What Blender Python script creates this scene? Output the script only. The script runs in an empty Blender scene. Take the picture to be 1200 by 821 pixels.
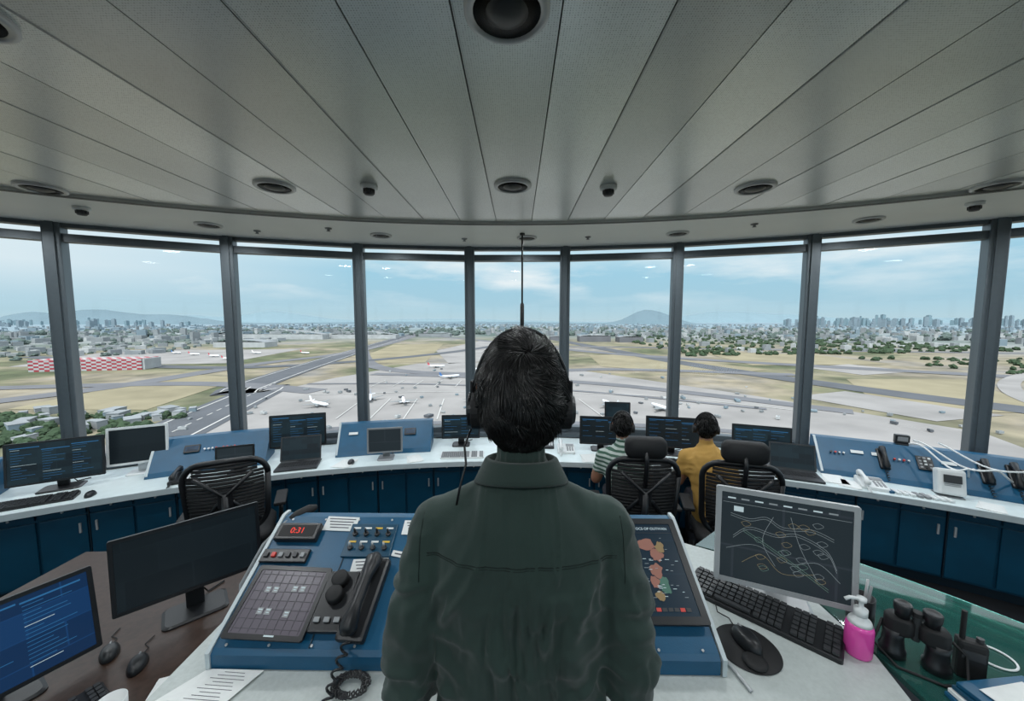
import bpy, bmesh, math, random
import numpy as np
from mathutils import Vector, Matrix, Euler, noise
from mathutils.bvhtree import BVHTree
random.seed(7)
sc=bpy.context.scene
pi=math.pi
def rad(a): return math.radians(a)
# ------------------------------------------------------------------ materials
def newmat(name):
    m=bpy.data.materials.new(name); m.use_nodes=True
    nt=m.node_tree; return m,nt,nt.nodes,nt.links,nt.nodes['Principled BSDF']
def mat(name,col,rough=.5,metal=0,var=.08,scale=20,bump=0,bscale=200,spec=.5,coat=0,sheen=0):
    m,nt,N,L,P=newmat(name)
    tc=N.new('ShaderNodeTexCoord'); n=N.new('ShaderNodeTexNoise'); n.inputs['Scale'].default_value=scale; n.inputs['Detail'].default_value=4
    L.new(tc.outputs['Object'],n.inputs['Vector'])
    mx=N.new('ShaderNodeMix'); mx.data_type='RGBA'
    mx.inputs[6].default_value=[c*(1-var) for c in col]+[1]; mx.inputs[7].default_value=[min(1,c*(1+var)) for c in col]+[1]
    L.new(n.outputs['Fac'],mx.inputs[0]); L.new(mx.outputs[2],P.inputs['Base Color'])
    P.inputs['Roughness'].default_value=rough; P.inputs['Metallic'].default_value=metal
    P.inputs['Specular IOR Level'].default_value=spec; P.inputs['Coat Weight'].default_value=coat
    if sheen: P.inputs['Sheen Weight'].default_value=sheen
    if bump:
        n2=N.new('ShaderNodeTexNoise'); n2.inputs['Scale'].default_value=bscale; n2.inputs['Detail'].default_value=5
        L.new(tc.outputs['Object'],n2.inputs['Vector'])
        b=N.new('ShaderNodeBump'); b.inputs['Strength'].default_value=bump; b.inputs['Distance'].default_value=.002
        L.new(n2.outputs['Fac'],b.inputs['Height']); L.new(b.outputs[0],P.inputs['Normal'])
    return m
def screen(name,c1,c2,strength=1.0,scale=8,c3=None):
    """display with rectangular window panes (brick layout) drawn in the screen's own plane"""
    m,nt,N,L,P=newmat(name)
    tc=N.new('ShaderNodeTexCoord'); s=N.new('ShaderNodeSeparateXYZ'); L.new(tc.outputs['Object'],s.inputs[0])
    ad=N.new('ShaderNodeMath'); ad.operation='ADD'; L.new(s.outputs[1],ad.inputs[0]); L.new(s.outputs[2],ad.inputs[1])
    cb=N.new('ShaderNodeCombineXYZ'); L.new(s.outputs[0],cb.inputs[0]); L.new(ad.outputs[0],cb.inputs[1])
    br=N.new('ShaderNodeTexBrick'); br.inputs['Scale'].default_value=scale; br.inputs['Mortar Size'].default_value=.012; br.inputs['Brick Width'].default_value=.9; br.inputs['Row Height'].default_value=.55
    br.inputs['Color1'].default_value=(*c1,1); br.inputs['Color2'].default_value=(*c2,1); br.inputs['Mortar'].default_value=(*(c3 or c2),1); L.new(cb.outputs[0],br.inputs['Vector'])
    P.inputs['Base Color'].default_value=(.006,.007,.008,1); P.inputs['Roughness'].default_value=.3; P.inputs['Specular IOR Level'].default_value=.25
    L.new(br.outputs['Color'],P.inputs['Emission Color']); P.inputs['Emission Strength'].default_value=strength
    return m
def emit(name,c,s=1.0):
    m,nt,N,L,P=newmat(name); n=N.new('ShaderNodeTexNoise'); n.inputs['Scale'].default_value=8
    mx=N.new('ShaderNodeMix'); mx.data_type='RGBA'; mx.inputs[6].default_value=[x*.9 for x in c]+[1]; mx.inputs[7].default_value=(*c,1)
    L.new(n.outputs['Fac'],mx.inputs[0]); L.new(mx.outputs[2],P.inputs['Emission Color'])
    P.inputs['Base Color'].default_value=(*[x*.3 for x in c],1); P.inputs['Emission Strength'].default_value=s; return m
M_black=mat('black_plastic',(.009,.010,.012),.38,var=.2)
M_rubber=mat('black_rubber',(.007,.007,.008),.65,var=.2)
M_dgrey=mat('dark_grey_plastic',(.030,.032,.035),.45)
M_grey=mat('grey_plastic',(.25,.26,.27),.45)
M_silver=mat('silver_plastic',(.5,.51,.52),.35,metal=.3)
M_white=mat('white_plastic',(.7,.72,.72),.4)
M_paper=mat('paper_white',(.72,.74,.73),.8,scale=60)
M_ink=mat('ink_grey',(.08,.08,.1),.8)
M_blue=mat('console_blue',(.002,.078,.165),.42,var=.28,scale=9,bump=.2)
M_cab=mat('cabinet_blue',(.002,.054,.105),.38,var=.3,scale=6,bump=.2)
M_cabd=mat('cabinet_dark',(.002,.013,.025),.5)
M_desk=mat('desk_laminate',(.66,.75,.76),.32,var=.1,scale=14,bump=.1)
M_deskf=mat('desk_foreground_laminate',(.44,.48,.47),.42,var=.16,scale=90,bump=.1)
M_edge=mat('desk_edge_trim',(.5,.56,.58),.4)
M_wood=mat('dark_wood_laminate',(.045,.026,.019),.38,var=.55,scale=45,bump=.1,spec=.35)
M_carpet=mat('carpet_dark',(.008,.010,.014),.95,var=.5,scale=160,bump=.8,bscale=400)
M_frame=mat('window_frame_metal',(.085,.105,.12),.45,metal=.2,var=.12,scale=30)
M_soff=mat('soffit_plaster',(.74,.75,.73),.5,var=.05,scale=3,bump=.1)
M_wall=mat('wall_paint',(.25,.27,.28),.7,bump=.2)
M_chrome=mat('chrome',(.6,.6,.6),.18,metal=1)
M_dmetal=mat('dark_reflector',(.03,.03,.03),.25,metal=.7)
M_red=mat('red_button',(.5,.03,.02),.4); M_yel=mat('yellow_button',(.7,.45,.05),.4)
M_redtxt=emit('red_led',(.8,.03,.01),.9)
M_wtxt=emit('white_display_text',(.5,.62,.66),.7)
M_btxt=emit('blue_display_text',(.02,.13,.30),.8)
M_skin=mat('skin',(.27,.13,.08),.5,var=.12,scale=60,bump=.15); M_skin.node_tree.nodes['Principled BSDF'].inputs['Subsurface Weight'].default_value=.05
M_hair=mat('hair_black',(.0065,.006,.006),.40,var=.4,scale=80,spec=.5)
M_scalp=mat('hair_roots',(.003,.003,.003),.95,var=.3,scale=200,spec=.05)
M_eye=mat('eye_white',(.7,.68,.65),.2); M_iris=mat('iris_brown',(.03,.012,.006),.1)
M_shirt=mat('shirt_green_cloth',(.017,.037,.030),.85,var=.28,scale=9,bump=.4,bscale=900,sheen=.15)
M_seam=mat('shirt_seam_thread',(.007,.016,.013),.9)
M_trous=mat('trousers_dark',(.02,.02,.028),.85,bump=.3)
M_shoe=mat('shoe_leather',(.01,.008,.007),.3)
M_pink=mat('pink_sanitizer_liquid',(.85,.09,.45),.15,var=.1,spec=.6); M_pink.node_tree.nodes['Principled BSDF'].inputs['Transmission Weight'].default_value=.15
M_yshirt=mat('yellow_shirt_cloth',(.45,.26,.06),.8,bump=.3)
def plankmat():
    m,nt,N,L,P=newmat('ceiling_perforated_plank')
    tc=N.new('ShaderNodeTexCoord'); v=N.new('ShaderNodeTexVoronoi'); v.inputs['Scale'].default_value=120; v.inputs['Randomness'].default_value=.1
    L.new(tc.outputs['Object'],v.inputs['Vector'])
    r=N.new('ShaderNodeValToRGB'); r.color_ramp.elements[0].position=.28; r.color_ramp.elements[0].color=(.08,.08,.08,1)
    r.color_ramp.elements[1].position=.46; r.color_ramp.elements[1].color=(1,1,1,1)
    L.new(v.outputs['Distance'],r.inputs[0])
    g=N.new('ShaderNodeNewGeometry'); n=N.new('ShaderNodeTexNoise'); n.inputs['Scale'].default_value=1.3; n.inputs['Detail'].default_value=5
    L.new(tc.outputs['Object'],n.inputs['Vector'])
    a=N.new('ShaderNodeMath'); a.operation='MULTIPLY_ADD'; a.inputs[1].default_value=.22; L.new(g.outputs['Random Per Island'],a.inputs[0])
    b=N.new('ShaderNodeMath'); b.operation='MULTIPLY_ADD'; b.inputs[1].default_value=.3; b.inputs[2].default_value=.48
    L.new(n.outputs['Fac'],b.inputs[0]); L.new(b.outputs[0],a.inputs[2])
    mx=N.new('ShaderNodeMix'); mx.data_type='RGBA'; mx.blend_type='MULTIPLY'; mx.inputs[0].default_value=.75
    cc=N.new('ShaderNodeCombineColor')
    for i,kk in enumerate((.97,1.0,.99)):
        q=N.new('ShaderNodeMath'); q.operation='MULTIPLY'; q.inputs[1].default_value=kk; L.new(a.outputs[0],q.inputs[0]); L.new(q.outputs[0],cc.inputs[i])
    L.new(cc.outputs[0],mx.inputs[6]); L.new(r.outputs[0],mx.inputs[7]); L.new(mx.outputs[2],P.inputs['Base Color'])
    P.inputs['Roughness'].default_value=.28; P.inputs['Metallic'].default_value=.35; P.inputs['Specular IOR Level'].default_value=.8
    return m
M_plank=plankmat(); M_gap=mat('ceiling_gap_dark',(.03,.03,.03),.9)
def stripemat():
    m,nt,N,L,P=newmat('striped_shirt_cloth'); tc=N.new('ShaderNodeTexCoord'); w=N.new('ShaderNodeTexWave'); w.bands_direction='Z'; w.inputs['Scale'].default_value=9
    L.new(tc.outputs['Object'],w.inputs['Vector']); r=N.new('ShaderNodeValToRGB'); r.color_ramp.interpolation='CONSTANT'
    r.color_ramp.elements[0].color=(.04,.10,.07,1); r.color_ramp.elements[1].position=.5; r.color_ramp.elements[1].color=(.4,.45,.42,1)
    L.new(w.outputs['Fac'],r.inputs[0]); L.new(r.outputs[0],P.inputs['Base Color']); P.inputs['Roughness'].default_value=.85; return m
M_stripe=stripemat()
def glassmat(name,tint,gl=.06,body=0):
    m,nt,N,L,P=newmat(name); N.remove(P); o=N['Material Output']
    t=N.new('ShaderNodeBsdfTransparent'); t.inputs[0].default_value=(*tint,1); g=N.new('ShaderNodeBsdfGlossy'); g.inputs['Roughness'].default_value=.03
    fr=N.new('ShaderNodeFresnel'); fr.inputs[0].default_value=1.45; base=t.outputs[0]
    if body:
        d=N.new('ShaderNodeBsdfDiffuse'); d.inputs[0].default_value=(.05,.22,.19,1); mb=N.new('ShaderNodeMixShader'); mb.inputs[0].default_value=body; L.new(base,mb.inputs[1]); L.new(d.outputs[0],mb.inputs[2]); base=mb.outputs[0]
    mu=N.new('ShaderNodeMath'); mu.operation='MULTIPLY'; mu.inputs[1].default_value=gl*10; L.new(fr.outputs[0],mu.inputs[0])
    mx=N.new('ShaderNodeMixShader'); L.new(mu.outputs[0],mx.inputs[0]); L.new(base,mx.inputs[1]); L.new(g.outputs[0],mx.inputs[2]); L.new(mx.outputs[0],o.inputs[0]); return m
M_glass=glassmat('window_glass',(.95,.975,.98),.05)
M_glassg=glassmat('green_shelf_glass',(.35,.72,.62),.2,.35)
M_glassedge=mat('glass_edge_green',(.14,.50,.44),.2)
# ------------------------------------------------------------------ builder
class B:
    def __init__(s): s.v=[];s.f=[];s.fm=[];s.fs=[];s.mats=[];s.M=Matrix()
    def mi(s,m):
        if m not in s.mats: s.mats.append(m)
        return s.mats.index(m)
    def add(s,vs,fs,m,smooth=False,M=None):
        T=s.M@M if M is not None else s.M
        o=len(s.v); s.v+=[tuple(T@Vector(p)) for p in vs]; k=s.mi(m)
        for f in fs: s.f.append([i+o for i in f]); s.fm.append(k); s.fs.append(smooth)
    def box(s,c,d,m,rot=(0,0,0),bev=0):
        bm=bmesh.new(); bmesh.ops.create_cube(bm,size=1)
        for v in bm.verts: v.co=Vector((v.co.x*d[0],v.co.y*d[1],v.co.z*d[2]))
        if bev: bmesh.ops.bevel(bm,geom=bm.edges[:],offset=min(bev,min(d)*.45),segments=2,affect='EDGES',profile=.6)
        bm.verts.index_update()
        vs=[v.co.copy() for v in bm.verts]; fs=[[v.index for v in f.verts] for f in bm.faces]; bm.free()
        s.add(vs,fs,m,False,Matrix.Translation(c)@Euler(rot).to_matrix().to_4x4())
    def loft(s,rings,m,cap=True,smooth=True,close=True,M=None):
        n=len(rings[0]); vs=[p for r in rings for p in r]; fs=[]
        for i in range(len(rings)-1):
            for j in range(n if close else n-1):
                a=i*n+j; b=i*n+(j+1)%n; fs.append([a,b,b+n,a+n])
        if cap: fs.append(list(range(n))[::-1]); fs.append([len(vs)-n+i for i in range(n)])
        s.add(vs,fs,m,smooth,M)
    def lathe(s,prof,m,c=(0,0,0),seg=24,rot=(0,0,0),smooth=True,cap=True):
        s.loft([[(r*math.cos(2*pi*j/seg),r*math.sin(2*pi*j/seg),z) for j in range(seg)] for r,z in prof],m,cap,smooth,M=Matrix.Translation(c)@Euler(rot).to_matrix().to_4x4())
    def cyl(s,c,r,h,m,rot=(0,0,0),seg=20,r2=None):
        r2=r if r2 is None else r2; e=min(r,h)*.08
        s.lathe([(r-e,-h/2),(r,-h/2+e),(r2,h/2-e),(max(r2-e,1e-4),h/2)],m,c,seg,rot,smooth=False)
    def tube(s,pts,r,m,seg=8,cap=True):
        pts=[Vector(p) for p in pts]; rings=[]; up=None
        for i,p in enumerate(pts):
            d=(pts[min(i+1,len(pts)-1)]-pts[max(i-1,0)]).normalized()
            if up is None: up=d.orthogonal().normalized()
            up=(up-d*up.dot(d)); up=up.normalized() if up.length>1e-6 else d.orthogonal().normalized()
            w=d.cross(up); rr=r[i] if isinstance(r,(list,tuple)) else r
            rings.append([p+(up*math.cos(2*pi*j/seg)+w*math.sin(2*pi*j/seg))*rr for j in range(seg)])
        s.loft(rings,m,cap)
    def capsule(s,p0,p1,r0,r1,m,seg=16):
        p0=Vector(p0);p1=Vector(p1);d=(p1-p0).normalized();pts=[];rs=[]
        for k in (85,60,30): pts.append(p0-d*r0*math.sin(rad(k))); rs.append(r0*math.cos(rad(k)))
        for t in (0,.33,.66,1): pts.append(p0.lerp(p1,t)); rs.append(r0+(r1-r0)*t)
        for k in (30,60,85): pts.append(p1+d*r1*math.sin(rad(k))); rs.append(r1*math.cos(rad(k)))
        s.tube(pts,rs,m,seg)
    def sphere(s,c,r,m,n=16,rot=(0,0,0),z0=-90,z1=90):
        if not isinstance(r,(list,tuple)): r=(r,r,r)
        rings=[]
        for i in range(n+1):
            a=rad(z0+(z1-z0)*i/n); a=max(min(a,rad(89)),rad(-89))
            rings.append([(r[0]*math.cos(a)*math.cos(2*pi*j/(2*n)),r[1]*math.cos(a)*math.sin(2*pi*j/(2*n)),r[2]*math.sin(a)) for j in range(2*n)])
        s.loft(rings,m,M=Matrix.Translation(c)@Euler(rot).to_matrix().to_4x4())
    def prism(s,pts,z0,z1,m):
        n=len(pts); vs=[(x,y,z0) for x,y in pts]+[(x,y,z1) for x,y in pts]
        fs=[list(range(n))[::-1],list(range(n,2*n))]+[[i,(i+1)%n,(i+1)%n+n,i+n] for i in range(n)]
        s.add(vs,fs,m)
    def ring(s,prof,th0,th1,m,step=1.5,c=(0,-3.25),smooth=False):
        # prof list of (R,z) closed polygon swept about the tower centre
        k=max(1,int(abs(th1-th0)/step)); rings=[]
        for i in range(k+1):
            a=rad(th0+(th1-th0)*i/k); rings.append([(c[0]+R*math.sin(a),c[1]+R*math.cos(a),z) for R,z in prof])
        s.loft(rings,m,cap=True,smooth=smooth)
    def text(s,t,size,m,M,align='CENTER'):
        cu=bpy.data.curves.new('t','FONT'); cu.body=t; cu.size=size; cu.align_x=align; cu.align_y='CENTER'; cu.extrude=.0003
        o=bpy.data.objects.new('t',cu); sc.collection.objects.link(o)
        me=bpy.data.meshes.new_from_object(o.evaluated_get(bpy.context.evaluated_depsgraph_get()))
        s.add([v.co.copy() for v in me.vertices],[list(p.vertices) for p in me.polygons],m,False,M)
        bpy.data.objects.remove(o); bpy.data.meshes.remove(me)
    def mesh(s,name):
        me=bpy.data.meshes.new(name); me.from_pydata(s.v,[],s.f)
        for m in s.mats: me.materials.append(m)
        me.polygons.foreach_set('material_index',s.fm); me.polygons.foreach_set('use_smooth',s.fs); me.update()
        bm=bmesh.new(); bm.from_mesh(me); bmesh.ops.recalc_face_normals(bm,faces=bm.faces[:]); bm.to_mesh(me); bm.free()
        return me
    def done(s,name,M=None):
        o=bpy.data.objects.new(name,s.mesh(name)); sc.collection.objects.link(o)
        if M is not None: o.matrix_world=M
        return o
def place(x,y,z,rz=0): return Matrix.Translation((x,y,z))@Matrix.Rotation(rad(rz),4,'Z')
C=(0,-3.25)
def ringM(th,R,z,turn=0):
    a=rad(th); return place(C[0]+R*math.sin(a),C[1]+R*math.cos(a),z,-th+turn)
# ------------------------------------------------------------------ room shell
b=B(); b.ring([(0.01,-.5),(7.9,-.5),(7.9,-.4),(0.01,-.4)],0,360,M_carpet,3); b.done('floor')
b=B(); b.prism([(-1.04,-3.2),(1.75,-3.2),(1.75,.9),(1.45,1.32),(.9,1.6),(-.9,1.5),(-1.04,1.3)],-.4,0,M_carpet)
b.box((-1.04,-.9,-.015),(.03,4.4,.03),M_dmetal); b.done('dais')
# ceiling planks
b=B(); Rc=6.64; pw=.315; off=.127
for i in range(-22,23):
    x0=off+i*pw+.0025; x1=x0+pw-.005
    if abs(x0)>Rc-.02 or abs(x1)>Rc-.02: continue
    def yy(x): return math.sqrt(Rc*Rc-x*x)
    xs=[x0+(x1-x0)*k/4 for k in range(5)]
    pts=[(x,C[1]-yy(x)) for x in xs]+[(x,C[1]+yy(x)) for x in xs[::-1]]
    b.prism(pts,2.62,2.635,M_plank)
    if i%2: 
        y1=C[1]+yy(x0)-.05; b.box((x0+.004,(y1-2)/2,2.6195),(.003,y1+2,.003),M_silver)
b.ring([(0.01,2.66),(7.95,2.66),(7.95,2.9),(0.01,2.9)],0,360,M_gap,3)
b.done('ceiling')
b=B(); b.ring([(6.66,2.60),(7.80,2.60),(7.80,2.655),(6.66,2.655)],0,360,M_soff,2); b.ring([(6.655,2.597),(6.69,2.597),(6.69,2.60),(6.655,2.60)],0,360,M_dgrey,2); b.done('trim_soffit')
b=B(); b.ring([(7.72,-.4),(7.9,-.4),(7.9,.36),(7.72,.36)],0,360,M_wall,2); b.done('wall_outer')
b=B(); b.ring([(7.6,.36),(7.92,.36),(7.92,.40),(7.6,.40)],0,360,M_frame,2); b.done('trim_sill')
angs=[4.19,13.5,22.8,32.06]+[32.06+9.246*k for k in range(1,17)]
angs=sorted(set([round(a,3) for a in angs]+[round(-a,3) for a in angs if a<179.9]))
n=0
def ringpt(a,R,z): return (C[0]+R*math.sin(rad(a)),C[1]+R*math.cos(rad(a)),z)
bf=B()
for i,a in enumerate(angs):
    a2=angs[(i+1)%len(angs)]
    if a2<a: a2+=360
    bf.M=ringM(a,7.75,0); bf.box((0,0,1.5),(.115,.16,2.2),M_frame,bev=.01); bf.box((0,-.085,1.5),(.05,.02,2.2),M_frame)
    bf.M=Matrix()
    p=Vector(ringpt(a,7.75,0)); q=Vector(ringpt(a2,7.75,0)); mid=(p+q)/2; L=(q-p).length; ang=math.atan2((q-p).y,(q-p).x)
    for z,h in ((2.475,.07),(2.585,.04),(.43,.06)):
        bf.box((mid.x,mid.y,z),(L,.10,h),M_frame,(0,0,ang))
    n+=1
    g=B(); g.add([(p.x,p.y,.42),(q.x,q.y,.42),(q.x,q.y,2.59),(p.x,p.y,2.59)],[[0,1,2,3]],M_glass); g.done('window_%d'%n)
bf.done('trim_window_frames')
# ------------------------------------------------------------------ ceiling fittings (with added fill lamps)
def downlight(x,y,z,r,watts=0,name='recessed_downlight'):
    b=B(); b.lathe([(r,0),(r,-.012),(r*.93,-.018),(r*.80,-.016),(r*.78,-.004)],M_silver,seg=32,cap=False)
    b.lathe([(r*.79,-.012),(r*.6,-.006),(r*.5,-.003)],M_dmetal,seg=32,cap=True)
    b.lathe([(r*.52,-.003),(r*.5,-.012),(r*.3,-.022),(r*.05,-.026)],M_dgrey,seg=24)
    o=b.done(name,place(x,y,z))
    if watts:
        l=bpy.data.lights.new('added_fill_light','AREA'); l.shape='DISK'; l.size=r*1.4; l.energy=watts; l.color=(.93,.98,1); l.spread=rad(170)  # fittings are unlit; this light is added to brighten the interior
        lo=bpy.data.objects.new('fill_lamp',l); sc.collection.objects.link(lo); lo.parent=o; lo.location=(0,0,-.035)
    return o
for x,y,wt in [(-.03,2.5,9),(-1.59,2.49,9),(1.576,2.56,9),(3.13,2.54,9),(-3.16,2.5,9),(-.03,1.125,6),(-1.6,1.1,8),(1.57,1.1,8),(3.1,1.1,7),(-3.1,1.1,7),(0,-.9,14),(-1.6,-.6,11),(1.6,-.6,11),(0,-3,12),(-2.5,-3,12),(2.5,-3,12)]: downlight(x,y,2.62,.122,wt)
for th in [-34.2,-22.7,-11.0,.8,12.7,24.6,36.4]:
    q=ringpt(th,7.18,2.60); downlight(q[0],q[1],2.60,.105,7)
def detector(x,y,z,r):
    b=B(); b.lathe([(r,0),(r,-.02),(r*.7,-.026)],M_white); b.lathe([(r*.62,-.02),(r*.62,-.05),(r*.5,-.06),(r*.1,-.063)],M_dgrey)
    for k in range(8):
        a=k*pi/4; b.box((r*.63*math.cos(a),r*.63*math.sin(a),-.035),(.006,.006,.03),M_black)
    b.done('smoke_detector',place(x,y,z))
detector(-.97,2.49,2.62,.055); detector(.60,2.53,2.62,.055)
for th in (-28.5,28.8): q=ringpt(th,6.95,2.6); detector(q[0],q[1],2.6,.05)
for th,R in [(-14.6,7.0),(-4.4,7.25),(5.8,7.2),(17.6,7.0),(-20,7.3)]:
    q=ringpt(th,R,2.6); b=B(); b.lathe([(.03,0),(.03,-.008),(.012,-.012),(.012,-.025),(.02,-.028)],M_grey); b.done('ceiling_sensor',place(q[0],q[1],2.6))
b=B(); b.cyl((0,0,-.01),.025,.02,M_black); b.tube([(0,0,-.01),(0,0,-.35),(0,0,-.7)],.009,M_rubber); b.tube([(0,0,-.68),(0,0,-.7),(0,0,-.9),(0,0,-1.0)],[.009,.02,.02,.006],M_black)
b.done('hanging_microphone',place(.05,3.75,2.6))
# ------------------------------------------------------------------ ring desk
b=B(); T0,T1=-62,62
b.ring([(6.84,.31),(7.60,.31),(7.60,.35),(6.84,.35)],T0,T1,M_desk,1.5)
b.ring([(6.825,.305),(6.84,.305),(6.84,.352),(6.825,.352)],T0,T1,M_edge,1.5)
b.ring([(6.98,-.30),(7.60,-.30),(7.60,.31),(6.98,.31)],T0,T1,M_cab,1.5)
b.ring([(7.05,-.4),(7.6,-.4),(7.6,-.30),(7.05,-.30)],T0,T1,M_cabd,1.5)
th=T0+1; k=0
while th<T1-1:
    b.M=ringM(th+1.1,6.97,0)
    b.box((0,0,-.04),(.255,.02,.48),M_cab,bev=.004); b.box((0,-.002,.25),(.255,.02,.07),M_cab,bev=.004)
    b.box((.09 if k%2 else -.09,-.016,.10),(.012,.012,.08),M_silver); b.cyl((0,-.014,.25),.008,.01,M_silver,(pi/2,0,0),10)
    if k%2==0: b.box((-.133,-.002,0),(.006,.02,.6),M_cabd)
    th+=2.25; k+=1
b.M=Matrix(); b.done('curved_control_desk')
M_scrB=screen('screen_blue',(.004,.018,.045),(.01,.05,.11),.8,9)
M_scrT=screen('screen_teal_dark',(.006,.012,.017),(.012,.028,.038),.8,9)
M_scrD=screen('screen_near_black',(.005,.009,.012),(.008,.014,.018),.8,4)
M_scrW=screen('screen_windows_blue',(.004,.022,.07),(.007,.045,.14),.9,5)
M_scrG=screen('screen_grey_map',(.018,.027,.033),(.022,.033,.04),.8,3,(.03,.04,.05))
M_scrP=screen('screen_touch_grey',(.10,.092,.115),(.115,.11,.135),.8,7)
M_scrN=screen('screen_navy_map',(.006,.02,.036),(.008,.026,.045),.8,5)
def ringconsole(t0,t1,h=.27,extras=True):
    b=B(); b.ring([(7.14,.351),(7.17,.39),(7.42,.35+h),(7.50,.35+h),(7.50,.351)],t0,t1,M_blue,1.2)
    b.ring([(7.155,.365),(7.425,.355+h),(7.43,.362+h),(7.15,.375)],t0,t0+.15,M_edge,1)
    t=t0+1.2
    rnd=random.Random(int(t0*10))
    slp=math.atan2(h-.04,.25)
    while t<t1-.9:
        b.M=ringM(t,7.295,.37+h/2+.012)@Matrix.Rotation(slp,4,'X')
        c=rnd.random()
        if extras:
            if c<.3:
                b.box((0,0,.004),(.10,.13,.012),M_dgrey,bev=.003)
                for i in range(3):
                    for j in range(4): b.box((-.03+.03*i,-.045+.03*j,.012),(.016,.016,.006),rnd.choice([M_grey,M_white,M_black]))
            elif c<.5:
                b.box((0,.02,.003),(.12,.08,.01),M_black,bev=.003); b.box((0,.02,.009),(.1,.05,.002),M_scrB)
            elif c<.7:
                for i in range(4): b.cyl((-.045+.03*i,0,.008),.009,.016,rnd.choice([M_black,M_silver,M_red]),seg=10)
            elif c<.85: b.box((0,.03,.003),(.09,.03,.003),M_paper)
        t+=1.15
    b.M=Matrix(); b.done('sloped_desk_console')
for t0,t1 in [(-52,-34.3),(-27.2,-20.0),(-15.0,-7.4),(22.9,52)]: ringconsole(t0,t1)
# ------------------------------------------------------------------ equipment
def rrect(w,h,r,n=5):
    pts=[]
    for cx,cy,a0 in ((w/2-r,h/2-r,0),(-w/2+r,h/2-r,90),(-w/2+r,-h/2+r,180),(w/2-r,-h/2+r,270)):
        for i in range(n+1): a=rad(a0+90*i/n); pts.append((cx+r*math.cos(a),cy+r*math.sin(a)))
    return pts
def panel(b,w,h,t,mf,ms,bz=.016,r=.008,M=Matrix()):
    """flat display panel in local XZ plane, facing -y"""
    o=rrect(w,h,r); i=rrect(w-2*bz,h-2*bz,.003)
    R=lambda P,y:[(x,y,z) for x,z in P]
    b.loft([R(rrect(w*.86,h*.86,r),t*1.6),R(rrect(w*.97,h*.97,r),t),R(o,t*.6),R(o,.0015),R([(x*.995,z*.995) for x,z in o],0),R(i,0),R(i,.003)],mf,cap=False,smooth=False,M=M)
    b.add(R(rrect(w*.86,h*.86,r),t*1.6),[list(range(24))],mf,False,M)
    b.add(R(i,.0028),[list(range(24))],ms,False,M)
def monitor(name,W,w,h,zc,mf=None,ms=None,tilt=6,lines=0,bz=.016,ml=None,base=.46):
    mf=mf or M_black; ms=ms or M_scrT; b=B(); ml=ml or M_btxt
    b.loft([[(x,y+.05,z) for x,y in rrect(w*base,.17,.03)] for z in (0,.006)]+[[(x*.9,y*.9+.05,.013) for x,y in rrect(w*base,.17,.03)]],mf,smooth=False)
    b.box((0,.075,zc/2+.005),(.07,.028,zc+.01),mf,(rad(4),0,0),bev=.006); b.box((0,.05,zc),(.11,.05,.09),mf,bev=.01)
    M=Matrix.Translation((0,0,zc))@Matrix.Rotation(-rad(tilt),4,'X')
    panel(b,w,h,.022,mf,ms,bz,M=M)
    rnd=random.Random(int(W.translation.x*100)); iw,ih=w-2*bz,h-2*bz
    if lines:
        cols=2 if w<.45 else 3
        for c in range(cols):
            cx=-iw*.47+c*iw*.95/cols; top=ih*(.44-.12*rnd.random()); 
            b.add([(cx,.0024,top),(cx+iw*.9/cols,.0024,top),(cx+iw*.9/cols,.0024,top+.006),(cx,.0024,top+.006)],[[0,1,2,3]],ml,False,M)
            for k in range(lines):
                z=top-.012-k*(ih*.8/lines); l=rnd.uniform(.25,.85)*iw*.9/cols
                if z<-ih*.47: break
                b.add([(cx+.004,.0024,z),(cx+.004+l,.0024,z),(cx+.004+l,.0024,z+.0022),(cx+.004,.0024,z+.0022)],[[0,1,2,3]],ml if rnd.random()<.9 else M_wtxt,False,M)
    b.tube([(0,.09,zc*.8),(.03,.13,.06),(.05,.16,.006),(.12,.2,.006)],.004,M_rubber,6)
    return b.done(name,W),M
def keyboard(W,w=.44,d=.14,m=None,mk=None):
    m=m or M_black; mk=mk or M_dgrey; b=B()
    b.loft([[(x,y,0) for x,y in rrect(w,d,.01)],[(x,y,.012+.08*(y+d/2)) for x,y in rrect(w,d,.01)],[(x*.985,y*.96,.015+.08*(y+d/2)) for x,y in rrect(w,d,.01)]],m,smooth=False)
    for r in range(6):
        y=-d/2+.016+r*.0215
        for c in range(21):
            x=-w/2+.018+c*(w-.036)/20
            if r==0 and 4<=c<=9:
                if c==4: b.box((x+.05,y,.02+.08*(y+d/2)),(.11,.016,.008),mk)
                continue
            if c==14 or c==18: continue
            b.box((x,y,.02+.08*(y+d/2)),(.0165,.0175,.008),mk)
    b.tube([(0,d/2,.012),(.02,d/2+.04,.006),(.06,d/2+.06,.005)],.003,M_rubber,6)
    return b.done('keyboard',W)
def mouse(W,m=None,cord=True):
    m=m or M_black; b=B(); rings=[]
    for i in range(9):
        a=i/8; z=.036*math.sin(a*pi/2); s=math.cos(a*pi/2)**.6 if i<8 else .05
        rings.append([(.031*s*math.cos(t*pi/12)*(1+.08*math.sin(t*pi/12)),.055*s*math.sin(t*pi/12)-.006*a,z) for t in range(24)])
    b.loft(rings,m); b.box((0,.03,.028),(.006,.018,.012),M_grey,bev=.002)
    if cord: b.tube([(0,.052,.008),(.01,.09,.004),(-.01,.12,.004),(.01,.16,.004)],.002,M_rubber,6)
    return b.done('computer_mouse',W)
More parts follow.
